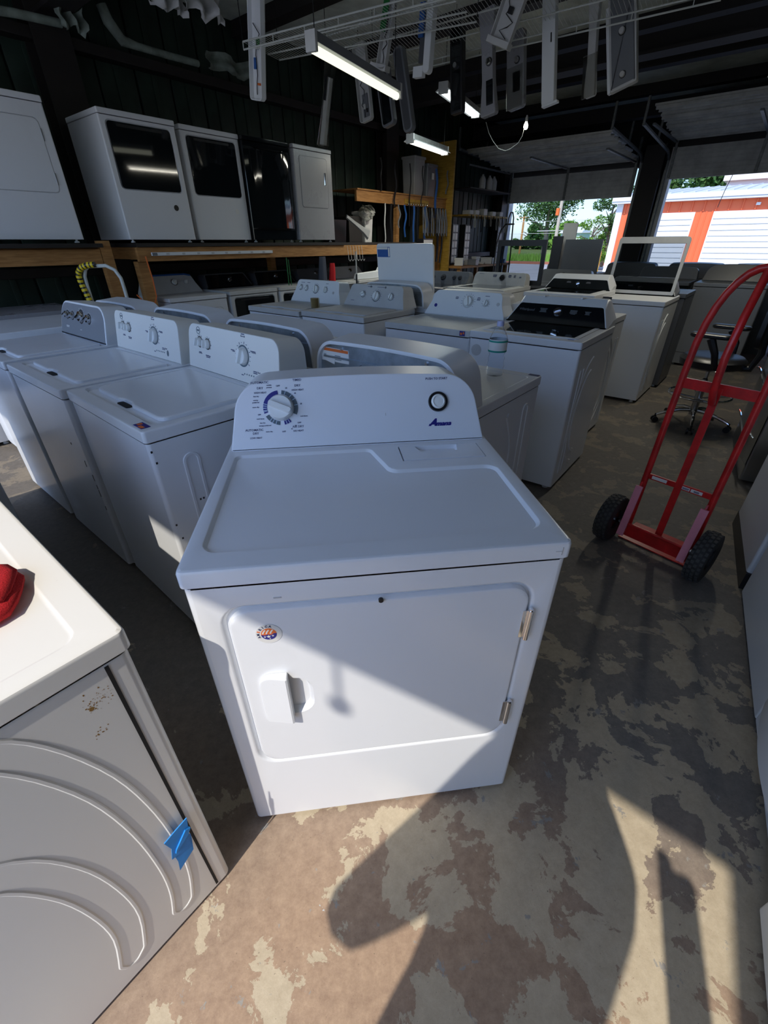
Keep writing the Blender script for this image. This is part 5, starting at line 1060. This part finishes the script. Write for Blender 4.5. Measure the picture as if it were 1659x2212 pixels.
def hang(label, u_, v_, z_, h, w_, leanm, dp=.06, style='shell', mat='plast', ins=None, knobs=(), rtop=.03, waist=0, yawx=0, extra=None, pitch=0, group='consoles hung from the wire racks'):
    """console hung on end: lower end centre at (u,v,z)"""
    t = thing('appliance_console', label, 'console', P(u_, v_, z_), 0, group); ang = math.atan2(leanm, h)
    t.rotation_euler = (Matrix.Rotation(YAW_IN+yawx, 4, 'Z') @ Matrix.Rotation(ang, 4, 'Y') @ Matrix.Rotation(pitch, 4, 'X')).to_euler()
    h2 = math.hypot(h, leanm)+.04
    if waist: out = rpoly([(-w_/2,0),(w_/2,0),(w_/2-waist,h2*.35),(w_/2-waist,h2*.65),(w_/2,h2),(-w_/2,h2),(-w_/2+waist,h2*.65),(-w_/2+waist,h2*.35)], (.02,.02,.15,.15,.02,.02,.15,.15), 5)
    else: out = rpoly([(-w_/2,0),(w_/2,0),(w_/2,h2),(-w_/2,h2)], (rtop,rtop,rtop,rtop), 6)
    T = frame((0,0,0),(1,0,0),(0,0,1)); g = G(T=T)
    if style == 'shell':   # open back towards the viewer: rim, walls, floor
        g.loft([[(x,z,-dp) for x,z in offs(out,.015)],[(x,z,-dp*.7) for x,z in out],[(x,z,0) for x,z in out],[(x,z,0) for x,z in offs(out,.008)],[(x,z,-dp*.6) for x,z in offs(out,.012)]], True, True)
    else:
        g.loft([[(x,z,-dp) for x,z in out],[(x,z,-.012) for x,z in out],[(x,z,-.003) for x,z in offs(out,.004)],[(x,z,0) for x,z in offs(out,.012)]])
    b = part('console_shell', g, mat, t)
    if ins:
        fi = offs(out, .022); g = G(T=T); g.loft([[(x,z,-.002) for x,z in fi],[(x,z,.0015) for x,z in fi]] if style != 'shell' else [[(x,z,-dp*.62) for x,z in fi],[(x,z,-dp*.55) for x,z in fi]]); part('inset', g, ins, t)
    for kx_, kz, kr, km in knobs:
        g = G(T=T); g.loft([ell(kx_,kz,kr*1.25,n=22),[(x,z,.006) for x,z in ell(kx_,kz,kr*1.2,n=22)]]); part('knob_ring', g, 'dustp' if km == 'black' else 'black', t); g = G(T=T); g.loft([[(x,z,.004) for x,z in ell(kx_,kz,kr,n=22)],[(x,z,.024) for x,z in ell(kx_,kz,kr*.92,n=22)],[(x,z,.027) for x,z in ell(kx_,kz,kr*.8,n=22)]]); part('knob', g, km, t)
    if extra:
        for nm, mt, bx in extra: g = G(T=T); g.box(*bx, .002); part(nm, g, mt, t)
    if style == 'shell':
        rs = random.Random(int(u_*100+v_*10)); pts = [(rs.uniform(-.3,.3)*w_, .04+h2*.6*k/7, -dp*.45+.01*rs.random()) for k in range(8)]
        g = G(T=T); g.tube(pts, .0035, 5); part('wiring', g, 'black', t)
    part('hanging_cord', G().cyl((0,.02,h2-.02),(0,.02,h2+.10),.003), 'black', t)
    return t
hang('long white console back with loose wires, hanging at the upper left', 2.8,3.707,2.471,.66,.165,.13, mat='plast', knobs=(), extra=[('circuit_board','greenbox',(-.01,.03,.34,.38,-.03,-.02)),('connector','bluecl',(-.05,-.02,.20,.27,-.035,-.025)),('terminal','orange',(.0,.035,.10,.115,-.035,-.02))])
hang('grey bracket-ended console with an exposed circuit board, right end of the nearest lamp', 3.6,2.956,2.705,.40,.10,.12, style='shell', mat='dustp', extra=[('circuit_board','greenbox',(-.06,.0,.22,.40,.0,.008)),('bracket_end','dustp',(-.12,.06,-.01,.03,-.07,.0))])
hang('grey console back full of wiring, hanging below the nearest lamp', 4.0,3.475,2.469,.55,.16,-.08, mat='dustp', extra=[('circuit_board','grey',(-.035,.035,.04,.22,-.03,-.022)),('relay','dustp',(-.02,.01,.1,.14,-.022,-.01)),('relay','black',(.012,.03,.07,.10,-.022,-.01))])
hang('black console with a grey pointed lower end, behind the nearest lamp', 4.1,3.261,2.422,.46,.16,-.10, style='face', mat='grey', ins='gloss', rtop=.04)
hang('slim dark grey console hanging at the right end of the nearest lamp', 4.1,3.0,2.347,.60,.12,-.15, style='face', mat='grey', ins='slate', rtop=.05)
hang('console in frosted plastic wrap with a dark slot, hanging lowest left of the lamp', 3.4,3.552,2.207,.55,.11,.16, style='face', mat='wrap', waist=.02, extra=[('core','dustp',(-.025,.03,.02,.5,-.05,-.012)),('slot','black',(-.012,.012,.34,.5,.001,.004))])
hang('white L-shaped console end with a bright edge and blue tape, above the centre', 3.7,2.539,2.63,.42,.07,.03, style='face', mat='plast', extra=[('bracket_end','plast',(-.13,-.03,-.02,.05,-.05,0)),('masking_tape','bluecl',(-.10,-.05,.22,.42,-.02,.0)),('side_panel','slate',(-.09,-.035,.07,.42,-.05,-.015))])
hang('glossy black console with a round silver-ringed knob', 4.3,2.579,2.464,.60,.135,-.06, style='face', mat='black', ins='gloss', knobs=((-.0,.34,.022,'steel'),), rtop=.02)
hang('waisted grey console with a silver knob and black display, above the light bulb', 4.2,2.179,2.385,.66,.16,-.10, style='face', mat='steelgrey', knobs=((.02,.36,.024,'chrome'),), waist=.025, extra=[('display','gloss',(-.01,.055,.07,.24,.001,.006))])
hang('grey console in clear wrap with a silver knob, right of the waisted one', 4.6,2.114,2.484,.50,.17,-.08, style='face', mat='steelgrey', knobs=((.02,.34,.022,'chrome'),), extra=[('display','gloss',(-.02,.05,.12,.26,.001,.006)),('wrap_film','wrap',(-.08,.08,.0,.30,.012,.014))])
hang('broad tan console back tilted towards the right, above the waisted one', 3.9,1.982,2.749,.30,.19,.13, mat='dustp', extra=[('end_lip','dustp',(-.11,.10,-.01,.03,-.06,.01)),('socket','black',(-.02,.02,.17,.21,-.03,-.01))])
hang('long narrow pale console hanging alone right of the centre', 4.4,1.709,2.427,.68,.115,-.12, style='face', mat='plast', extra=[('end_lip','plast',(-.05,.085,-.005,.012,-.05,.005)),('slot','black',(.02,.03,.40,.46,.001,.004))])
hang('wide dark grey console with two round knobs, farthest right of the hung consoles', 4.9,1.25,2.561,.58,.22,-.16, style='face', mat='dustp', ins='grey', rtop=.012, knobs=((.0,.09,.022,'dustp'),(.0,.38,.024,'dustp')), extra=[('side_rail','plast',(-.125,-.10,0,.58,-.05,.005))])
hang('pale console in torn plastic wrap beside the wide grey console', 4.8,1.50,2.519,.62,.10,-.10, style='face', mat='dustp', waist=.015, extra=[('wrap_film','wrap',(-.06,.06,-.01,.28,.012,.014))])
# lamps
def lamp(label, p0, p1, mat, dbl=True, w_=.10, lit=0, col=(1,.95,.8)):
    a, b = P(*p0), P(*p1); t = thing('fluorescent_lamp', label, 'lamp', a); L = (b-a).length; x = (b-a).normalized(); y = Vector((0,0,1)).cross(x).normalized(); z = x.cross(y); K_ = Matrix(((x.x,y.x,z.x,0),(x.y,y.y,z.y,0),(x.z,y.z,z.z,0),(0,0,0,1)))
    g = G(T=K_); g.box(0,L,-w_/2,w_/2,0,.05,.004); part('housing', g, 'grey' if not lit else 'track', t)
    for e_ in (0, L-.02): g = G(T=K_); g.box(e_-.004,e_+.024,-w_/2-.003,w_/2+.003,-.045,.052,.003); part('end_plate', g, 'dustp', t)
    if lit or dbl:
        g = G(T=K_); g.loft([[(0,-w_/2,-.0),(0,-w_*.85,-.02),(0,-w_*.85,-.024),(0,0,-.004),(0,w_*.85,-.024),(0,w_*.85,-.02),(0,w_/2,0)],[(L,-w_/2,-.0),(L,-w_*.85,-.02),(L,-w_*.85,-.024),(L,0,-.004),(L,w_*.85,-.024),(L,w_*.85,-.02),(L,w_/2,0)]]); part('reflector', g, 'plast', t)
    for off in ((-.028,.028) if dbl else (0,)): g = G(T=K_); g.cyl((.02,off,-.026),(L-.02,off,-.026),.024 if not dbl else .013,n=14); part('tube', g, mat, t)
    for e_ in (.05, L-.05): part('hanger_wire', G(T=K_).cyl((e_,0,.05),(e_,0,.55),.003,n=5), 'black', t)
    if lit:
        al = bpy.data.lights.new('lamp_light', 'AREA'); al.shape = 'RECTANGLE'; al.size = L*.9; al.size_y = .08; al.energy = lit; al.color = col; q = bpy.data.objects.new('lamp_light', al); COL.objects.link(q); q.parent = t; q.matrix_local = K_ @ Matrix.Translation((L/2,0,-.05))
    return t
lamp('nearest fluorescent lamp with a single frosted tube, hanging crosswise at the top', (2.15,2.31,2.45), (3.34,2.55,2.45), 'tube', dbl=False, w_=.07)
lamp('lit twin-tube fluorescent lamp above the yellow plywood panel', (5.2,3.79,2.505), (6.26,3.94,2.505), 'lamp', lit=10)
lamp('lit cool white twin-tube lamp partly hidden by the hung consoles', (4.8,3.07,2.80), (6.0,3.34,2.80), 'lampw', lit=8, col=(.85,1,1))
lamp('lit twin-tube lamp cut by the right frame edge', (4.15,.02,2.58), (5.37,.16,2.58), 'lamp', lit=8)
bl = thing('light_bulb', 'bare lit bulb dangling on a looping white cord in front of the far doors', 'light bulb', P(6.5,2.868,2.70)); g = G(); g.lathe([(0,-.045),(.018,-.038),(.028,-.018),(.026,.004),(.014,.03),(.012,.04),(0,.04)], n=18); part('glass', g, 'bulb', bl)
g = G(); g.lathe([(0,.035),(.016,.035),(.018,.07),(.010,.10),(0,.10)], n=14); part('socket', g, 'dustp', bl)
q = P(6.5,2.868,2.70); g = G(); g.tube([P(6.5,a,b)-q for a,b in ((2.868,2.80),(2.90,2.60),(2.946,2.53),(3.05,2.48),(3.122,2.465),(3.23,2.50),(3.324,2.586),(3.40,2.68),(3.46,2.80))], .004, 5); part('cord', g, 'wire', bl)
# pipes and torn insulation along the left wall
pi_ = part('downpipe', G(T_uv).tube([(1.0,5.15,2.93),(1.6,5.15,3.0),(1.95,5.15,3.02)], .03, 10), 'insul'); tag(pi_, 'pale green pipe along the upper left wall, cut by the frame', 'pipe')
pi_ = part('pipe_elbow', G(T_uv).tube([(2.42,5.3,3.28),(2.45,5.3,3.18),(2.55,5.3,3.07),(2.7,5.3,3.06),(3.0,5.3,3.06),(3.35,5.3,3.065)], [.045,.05,.045,.03,.03,.03], 10), 'insul'); tag(pi_, 'grey pipe with a thick elbow high on the left wall', 'pipe')
rs = random.Random(21)
def rag(label, u_, v_, z_, w_, h_, seed, mat='insul'):
    rs = random.Random(seed); n_, m_2 = 12, 6; rows = []
    for j in range(m_2+1):
        rows.append([(u_+w_*(i/n_-.5), v_+.05*math.sin(i*1.3+seed)+.04*math.sin(j*1.1), z_-h_*j/m_2*(rs.uniform(.6,1.0) if j == m_2 else 1)+.02*math.sin(i*.9+seed)) for i in range(n_+1)])
    g = G(T_uv); V = [g.vs(r) for r in rows]
    for a, b in zip(V, V[1:]):
        for i in range(n_): g.face([a[i],a[i+1],b[i+1],b[i]])
    r = bmesh.ops.solidify(g.bm, geom=g.bm.faces[:], thickness=.004); o = part('insulation_scrap', g, mat, ang=80); tag(o, label, 'insulation scrap'); return o
rag('torn pale insulation flap hanging at the end of the upper left pipe', 2.03,5.10,3.13,.22,.17,3)
rag('long torn insulation strip high on the left wall behind the white wires', 3.75,5.2,3.17,.75,.16,5)
rag('orange-brown scrap hanging from the roof at the upper left', 2.55,4.85,3.55,.12,.24,9,'wood')
rag('crumpled pale paper scrap hanging from the roof left of the long white console', 2.75,4.2,3.23,.40,.20,12,'dustp')
rag('second crumpled pale scrap under the roof at the upper left', 2.62,4.52,3.30,.32,.20,13,'dustp')
# boards leaning by the far doors
bd = uvpart('board', 'slate', None, (6.35,6.38,1.54,2.02,.02,1.43)); tag(bd, 'dark rectangular board standing left of the door post', 'board')
bd = uvpart('board', 'dustp', None, (6.6,6.62,1.98,2.17,.02,1.62)); tag(bd, 'narrow grey cardboard strip standing behind the dark board', 'board')
bd = uvpart('board', 'black', None, (6.52,6.54,2.12,2.26,.02,1.47)); tag(bd, 'thin black board edge left of the cardboard strip', 'board')
dl = thing('platform_dolly', 'black tube trolley with a looped handle beside the left far door jamb', 'trolley', P(9,4.05,0), YAW_IN)
part('frame_tube', G().tube([(-.13,0,0),(-.13,0,1.2),(-.10,0,1.80),(-.07,0,1.89),(-.03,0,1.89),(0,0,1.80),(.03,0,1.2),(.03,0,0)], .014, 8), 'black', dl)
part('frame_tube', G().tube([(-.33,0,0),(-.30,0,1.35),(-.24,0,1.6),(-.15,0,1.70),(.03,0,1.70)], .014, 8), 'black', dl)
g = G(); g.box(-.35,.1,-.25,.02,.10,.14,.005); part('platform', g, 'black', dl); 
for x_ in (-.3,.05): part('wheel', G().cyl((x_-.02,-.1,.06),(x_+.02,-.1,.06),.06), 'rubber', dl)
# ================================================================ OUTSIDE
sb = thing('storage_building', 'long storage building with white roll-up shutters and orange trim beyond the far doors', 'building', P(24,2,0), TH-math.pi)   # local x = -v, y = +u
X = lambda v: 2-v
g = G(); g.box(X(6.1),14,.02,9,-.02,2.95); part('wall', g, 'sorange', sb)
g = G(); g.box(X(6.28),X(6.02),-.05,.5,-.02,2.80,.01); part('corner_trim', g, 'swhite', sb)
for k in range(42):
    x_ = X(5.95)+k*.42; g = G(); g.box(x_,x_+.05,-.03,.03,2.42,2.78,.01,1)
    if x_ < 12.5: part('wall_rib', g, 'sorange', sb)
def shutter(x0, x1):
    g = G(); g.box(x0-.05,x1+.05,-.035,.01,0,2.40); d = part('door_frame', g, 'swhite', sb)
    n_ = 12
    for k in range(n_): z0 = k*2.33/n_; q = G(); q.loft([[(x0,-.055,z0+.006),(x0,-.075,z0+.03),(x0,-.075,z0+2.33/n_-.02),(x0,-.055,z0+2.33/n_-.006),(x0,-.02,z0+.1)],[(x1,-.055,z0+.006),(x1,-.075,z0+.03),(x1,-.075,z0+2.33/n_-.02),(x1,-.055,z0+2.33/n_-.006),(x1,-.02,z0+.1)]]); part('slat', q, 'swhite', d)
shutter(X(5.35), X(3.28)); shutter(X(2.55), X(-.3)); shutter(X(-1.0), X(-3.9)); shutter(X(-4.6), X(-7.5)); 
for x_ in (X(3.05), X(2.85), X(2.65), X(5.6), X(5.8), X(-.5), X(-.8)): g = G(); g.box(x_-.02,x_+.02,-.02,.03,0,2.42,.008,1); part('wall_rib', g, 'sorange', sb)
g = G(); g.box(X(6.45),14,-.30,.06,2.78,2.98,.01); g.box(X(6.45),14,-.34,-.28,2.86,3.02,.01); part('eave', g, 'swhite', sb)
g = G(); n_ = 40; V = []
g.box(X(6.5),14,-.32,6,0,.04,T=Matrix.Translation((0,0,3.0)) @ Matrix.Shear('XY',4,(0,0)) if False else Matrix.Translation((0,-.32,3.0)) @ Matrix.Rotation(R(5.5),4,'X') @ Matrix.Translation((0,.32,0))); part('roof', g, 'sroof', sb)
for k in range(45): g = G(); x_ = X(6.4)+k*.42; g.box(x_,x_+.05,0,6.2,.04,.075,T=Matrix.Translation((0,-.32,3.0)) @ Matrix.Rotation(R(5.5),4,'X')); part('roof_rib', g, 'sroof', sb)
for x_ in (X(4.75),X(1.25)): g = G(); g.box(x_-.07,x_+.07,-.06,0,2.55,2.64,.01); part('vent_plate', g, 'swhite', sb)
wr = thing('low_building', 'white flat-roofed building behind the storage building roof', 'building', P(36,3,0), TH-math.pi); g = G(); g.box(-.9,12,0,6,0,4.3); part('wall', g, 'swhite', wr); g = G(); g.box(-1.1,12.2,-.25,6.2,4.3,4.85,.02); part('roof_fascia', g, 'swhite', wr)
hs = thing('house', 'small pale green and white house across the field', 'house', P(70,24.2,.12), TH-math.pi); g = G(); g.box(-1.2,1.5,0,4,0,2.3); part('wall', g, solid('pale_green_siding',(.45,.58,.52),.7), hs); g = G(); g.loft([[(-1.4,-.3,2.3),(1.7,-.3,2.3),(1.7,4.3,2.3),(-1.4,4.3,2.3)],[(-1.2,1.8,3.0),(1.5,1.8,3.0),(1.5,2.2,3.0),(-1.2,2.2,3.0)]]); part('roof', g, 'sroof', hs)
for x_ in (-.8,.15,1.05): g = G(); g.box(x_-.25,x_+.25,-.04,.01,.9,1.7); part('window', g, 'swhite', hs)
bo = thing('bollard', 'yellow steel bollard at the corner of the orange building', 'bollard', P(17,4.62,-.03)); g = G(); g.lathe([(0,0),(.09,0),(.09,1.12),(.07,1.18),(0,1.21)], n=18); part('post', g, 'yellow', bo); g = G(); g.lathe([(.0,0),(.15,0),(.14,.04),(0,.045)], n=18); part('footing', g, 'asph', bo)
up = thing('utility_pole', 'pale wooden utility pole with a red-brown transformer in front of the big tree', 'utility pole', P(39,14.4,0)); part('pole', G().cyl((0,0,0),(.0,.0,8.5),.14,.10,n=12), solid('weathered_pole',(.48,.44,.36),.9), up); part('transformer', G().cyl((-.20,.0,3.1),(-.20,.0,3.55),.14,n=12), 'orange', up)
part('crossarm', G().cyl((-1.6,0,2.1),(1.6,0,2.15),.03), 'dustp', up)
up2 = thing('utility_pole', 'distant thin brown utility pole left of the big tree', 'utility pole', P(60,26.6,0)); part('pole', G().cyl((0,0,0),(0,0,4.3),.14,.12,n=8), 'wood', up2); part('crossarm', G().cyl((-.6,0,3.9),(.6,0,3.9),.05,n=6), 'wood', up2)
for i, z in enumerate((2.75,1.95)):
    o = part('overhead_wire', G(T_uv).tube([(39,-5,z+.4),(39,6,z+.05),(39,14.4,z),(39,24,z+.05),(39,40,z+.5)], .012, 4), 'dustp'); tag(o, 'thin overhead wire crossing the sky, ' + ('upper one' if i == 0 else 'lower one'), 'wire')
def tree(label, u_, v_, h, cr, th_=.2, seed=1, n=2600, mat='leaf', group=None, ls=.16, blobs=14, zc=.68, droop=0, flat=.75):
    t = thing('tree', label, 'tree', P(u_, v_, .1), 0, group); rs = random.Random(seed)
    g = G(); g.tube([(0,0,0),(.05*h*.2,0,h*.3),(0,.03*h,h*.55),(0,0,h*.8)], [th_,th_*.8,th_*.6,th_*.2], 8)
    for k in range(5): a = 2*math.pi*k/5+seed; z0 = h*(.35+.08*k); g.tube([(0,0,z0),(cr*.4*math.cos(a),cr*.4*math.sin(a),z0+h*.14),(cr*.75*math.cos(a),cr*.75*math.sin(a),z0+h*.2)], [th_*.5,th_*.3,th_*.1], 6)
    part('trunk', g, 'trunk', t); g = G(); B = []
    for k in range(blobs): a = rs.uniform(0,6.28); rad = cr*math.sqrt(rs.random())*.8; B.append((rad*math.cos(a), rad*math.sin(a), h*zc+rs.uniform(-.5,.5)*h*(1-zc)*1.6, cr*rs.uniform(.28,.45)))
    for k in range(n):
        bx, by, bz_, br = rs.choice(B); d = Vector((rs.gauss(0,1),rs.gauss(0,1),rs.gauss(0,1))).normalized()*br*rs.uniform(.6,1.05); c_ = Vector((bx+d.x, by+d.y, bz_+d.z*flat - (droop*rs.random() if droop and rs.random() < .3 else 0)))
        x = Vector((rs.gauss(0,1),rs.gauss(0,1),rs.gauss(0,.6))).normalized(); y = x.cross(Vector((rs.gauss(0,1),rs.gauss(0,1),rs.gauss(0,1)))).normalized(); s_ = ls*rs.uniform(.6,1.3)
        v = [g.bm.verts.new(c_+x*s_), g.bm.verts.new(c_+y*s_*.5), g.bm.verts.new(c_-x*s_), g.bm.verts.new(c_-y*s_*.5)]; g.face(v)
    part('foliage', g, mat, t, kind='stuff'); return t
tree('big spreading tree beyond the street, left of the pole', 45,17.6,5.6,2.7,.26,3,6500,ls=.11,blobs=17,zc=.74,droop=.9)
tree('bright green bushy tree left of the orange corner', 30,8.9,2.6,1.1,.08,8,3500,'leaf2',ls=.06,zc=.5)
tree('thin tree leaning over the eave beside the orange corner', 31,8.35,4.4,1.1,.10,15,3000,'leaf',ls=.07,zc=.66)
tree('large tree behind the roof above the white shutters', 46,6.5,7.4,4.2,.3,6,9000,ls=.2,blobs=22,zc=.70)
for i in range(14):
    v_ = 10+i*6.4; tree('tree in the distant tree line across the field, '+ORD[13-i]+' from the left', 92+8*math.sin(i*1.7), v_, 3.5+1.1*math.sin(i*2.3)**2, 3.1, .25, 40+i, 2000, 'leaf' if i % 3 else 'leaf2', 'distant tree line', ls=.55, zc=.5)

# ================================================================ OUTSIDE THE FRAME, CASTING SHADOWS INTO IT
def person():
    t = thing('person', 'person holding up a phone, whose shadow falls on the floor before the central dryer', 'person', (-.415,-1.13,0), R(-39.07))
    me = bpy.data.meshes.new('body'); J = {}
    pts = [('pel',(0,0,.92),.16),('waist',(0,.0,1.07),.172),('chest',(0,.02,1.28),.185),('neckb',(0.02,.06,1.44),.15),('neck',(0,.05,1.50),.085),('head',(-.01,.10,1.61),.105),('crown',(-.01,.10,1.70),.085),
        ('lh',(-.10,0,.88),.105),('lk',(-.13,.03,.48),.068),('la',(-.13,-.01,.09),.045),('lt',(-.14,.13,.045),.036),('rh',(.10,0,.88),.105),('rk',(.13,.03,.48),.068),('ra',(.13,-.01,.09),.045),('rt',(.15,.13,.045),.036),
        ('ls',(-.17,.03,1.37),.11),('le',(-.352,.0,1.03),.062),('lw',(-.12,.42,1.32),.062),('lp',(-.11,.49,1.37),.036),('rs',(.18,.05,1.37),.11),('re',(.205,.34,1.15),.078),('rw',(.07,.46,1.33),.066),('rp',(.02,.51,1.37),.034)]
    for i, (n_, p, r) in enumerate(pts): J[n_] = i
    E_ = [('pel','waist'),('waist','chest'),('chest','neckb'),('neckb','neck'),('neck','head'),('head','crown'),('pel','lh'),('lh','lk'),('lk','la'),('la','lt'),('pel','rh'),('rh','rk'),('rk','ra'),('ra','rt'),('chest','ls'),('ls','le'),('le','lw'),('lw','lp'),('chest','rs'),('rs','re'),('re','rw'),('rw','rp')]
    P_ = [p for _, p, _ in pts]; Rr = [r for *_, r in pts]; Ed = [(J[a],J[b]) for a, b in E_]
    for hand, sgn, base in (('lp',1,(-.11,.49,1.37)),('rp',-1,(.02,.51,1.37))):
        for f in range(5):
            dz = .022*(f-1.5) if f < 4 else -.03; L = (.025,.030,.028,.022,.02)[f]; b0 = Vector(base)+Vector((sgn*.015,.01,dz)); b1 = b0+Vector((sgn*L,.012,0)); b2 = b1+Vector((sgn*L*.6,-.012,0)); i0 = len(P_); P_ += [tuple(b0),tuple(b1),tuple(b2)]; Rr += [.010,.009,.008]; Ed += [(J[hand],i0),(i0,i0+1),(i0+1,i0+2)]
    me.from_pydata(P_, Ed, []); o = bpy.data.objects.new('body', me); COL.objects.link(o); sk = o.modifiers.new('s','SKIN'); sk.use_smooth_shade = True
    for i, r in enumerate(Rr): v = me.skin_vertices[0].data[i]; v.radius = (r, r); v.use_root = (i == 0)
    ss = o.modifiers.new('ss','SUBSURF'); ss.levels = ss.render_levels = 1; bpy.context.view_layer.update(); dg = bpy.context.evaluated_depsgraph_get(); m2 = bpy.data.meshes.new_from_object(o.evaluated_get(dg)); bpy.data.objects.remove(o)
    m2.materials.clear(); m2.materials.append(M['skin']); m2.materials.append(M['cloth']); m2.materials.append(M['jeans'])
    for p in m2.polygons: c_ = p.center; p.material_index = 2 if c_.z < .98 and c_.z > .07 else (0 if c_.z > 1.47 or c_.y > .3 and c_.z > 1.25 else 1)
    b = bpy.data.objects.new('body', m2); COL.objects.link(b); b.parent = t
    g = G(); bmesh.ops.create_uvsphere(g.bm, u_segments=20, v_segments=12, radius=1)
    for v in g.bm.verts: v.co = Vector((v.co.x*.135, v.co.y*.115+.07, v.co.z*.115+1.66)); v.co.y -= .012 if v.co.z < 1.66 else 0
    for v in list(g.bm.verts):
        if v.co.y > .13 and v.co.z < 1.67: v.co.y = .13
    part('hair', g, 'hair', t)
    g = G(); g.lathe([(0,0),(.011,0),(.008,.02),(0,.03)], (0,.165,1.59), (0,.6,-1), n=8); part('nose', g, 'skin', t)
    for s_ in (-1,1): g = G(); g.lathe([(0,0),(.010,0),(0,.006)], (s_*.03,.158,1.625), (0,1,0), n=10); part('eye', g, 'paper', t); g = G(); g.lathe([(0,0),(.018,.004),(.014,.012),(0,.012)], (s_*.086,.07,1.605), (s_,0,0), n=10); part('ear', g, 'skin', t)
    g = G(); g.box(-.022,.022,  .156,.164,1.555,1.562,.002); part('mouth', g, 'orange', t)
    ph = thing('phone', 'black phone held up by the person with the camera', 'phone', (-.088,-.672,1.418)); g = G(); g.box(-.04,.04,-.006,.006,-.08,.08,.004); part('phone_body', g, 'black', ph); g = G(); g.box(-.036,.036,-.0075,-.006,-.074,.074,.001); part('screen', g, 'gloss', ph); ph.rotation_euler = (-.555,0,-.12)
person()
# unseen notched timber behind the photographer, shaped to cast a narrow forked shadow
po = thing('shadow_post', 'unseen notched post shaped to cast the narrow shadow at the lower right', 'post', (.17,-1.20,0)); g = G(); top = Vector((-.17,.03,1.45)); d_ = top.normalized(); x = Vector((.776,-.63,0)); 
for a, b, l in ((-.040,.032,1.425),(-.040,-.016,1.47),(.014,.034,1.43)):
    g.loft([[tuple(d_*s_+x*a+Vector((0,-.012,0))), tuple(d_*s_+x*b+Vector((0,-.012,0))), tuple(d_*s_+x*b+Vector((0,.012,0))), tuple(d_*s_+x*a+Vector((0,.012,0)))] for s_ in (.005, l)])
part('timber', g, 'wood', po)
pr_ = thing('pull_rope', 'short knobbed pull rope whose shadow falls on the central dryer door', 'pull rope', (-1.07,-1.19,2.51)); 
q = P(-1.66,.04,2.52); pr_.location = Vector((-.103-.969, -1.194, 2.51)); g = G(); g.cyl((0,0,.0),(0,0,-.135),.006); part('rope', g, 'black', pr_); g = G(); g.lathe([(0,0),(.02,.01),(.02,.03),(0,.04)], (0,0,-.17)); part('knob', g, 'black', pr_)
bpy.context.view_layer.update()
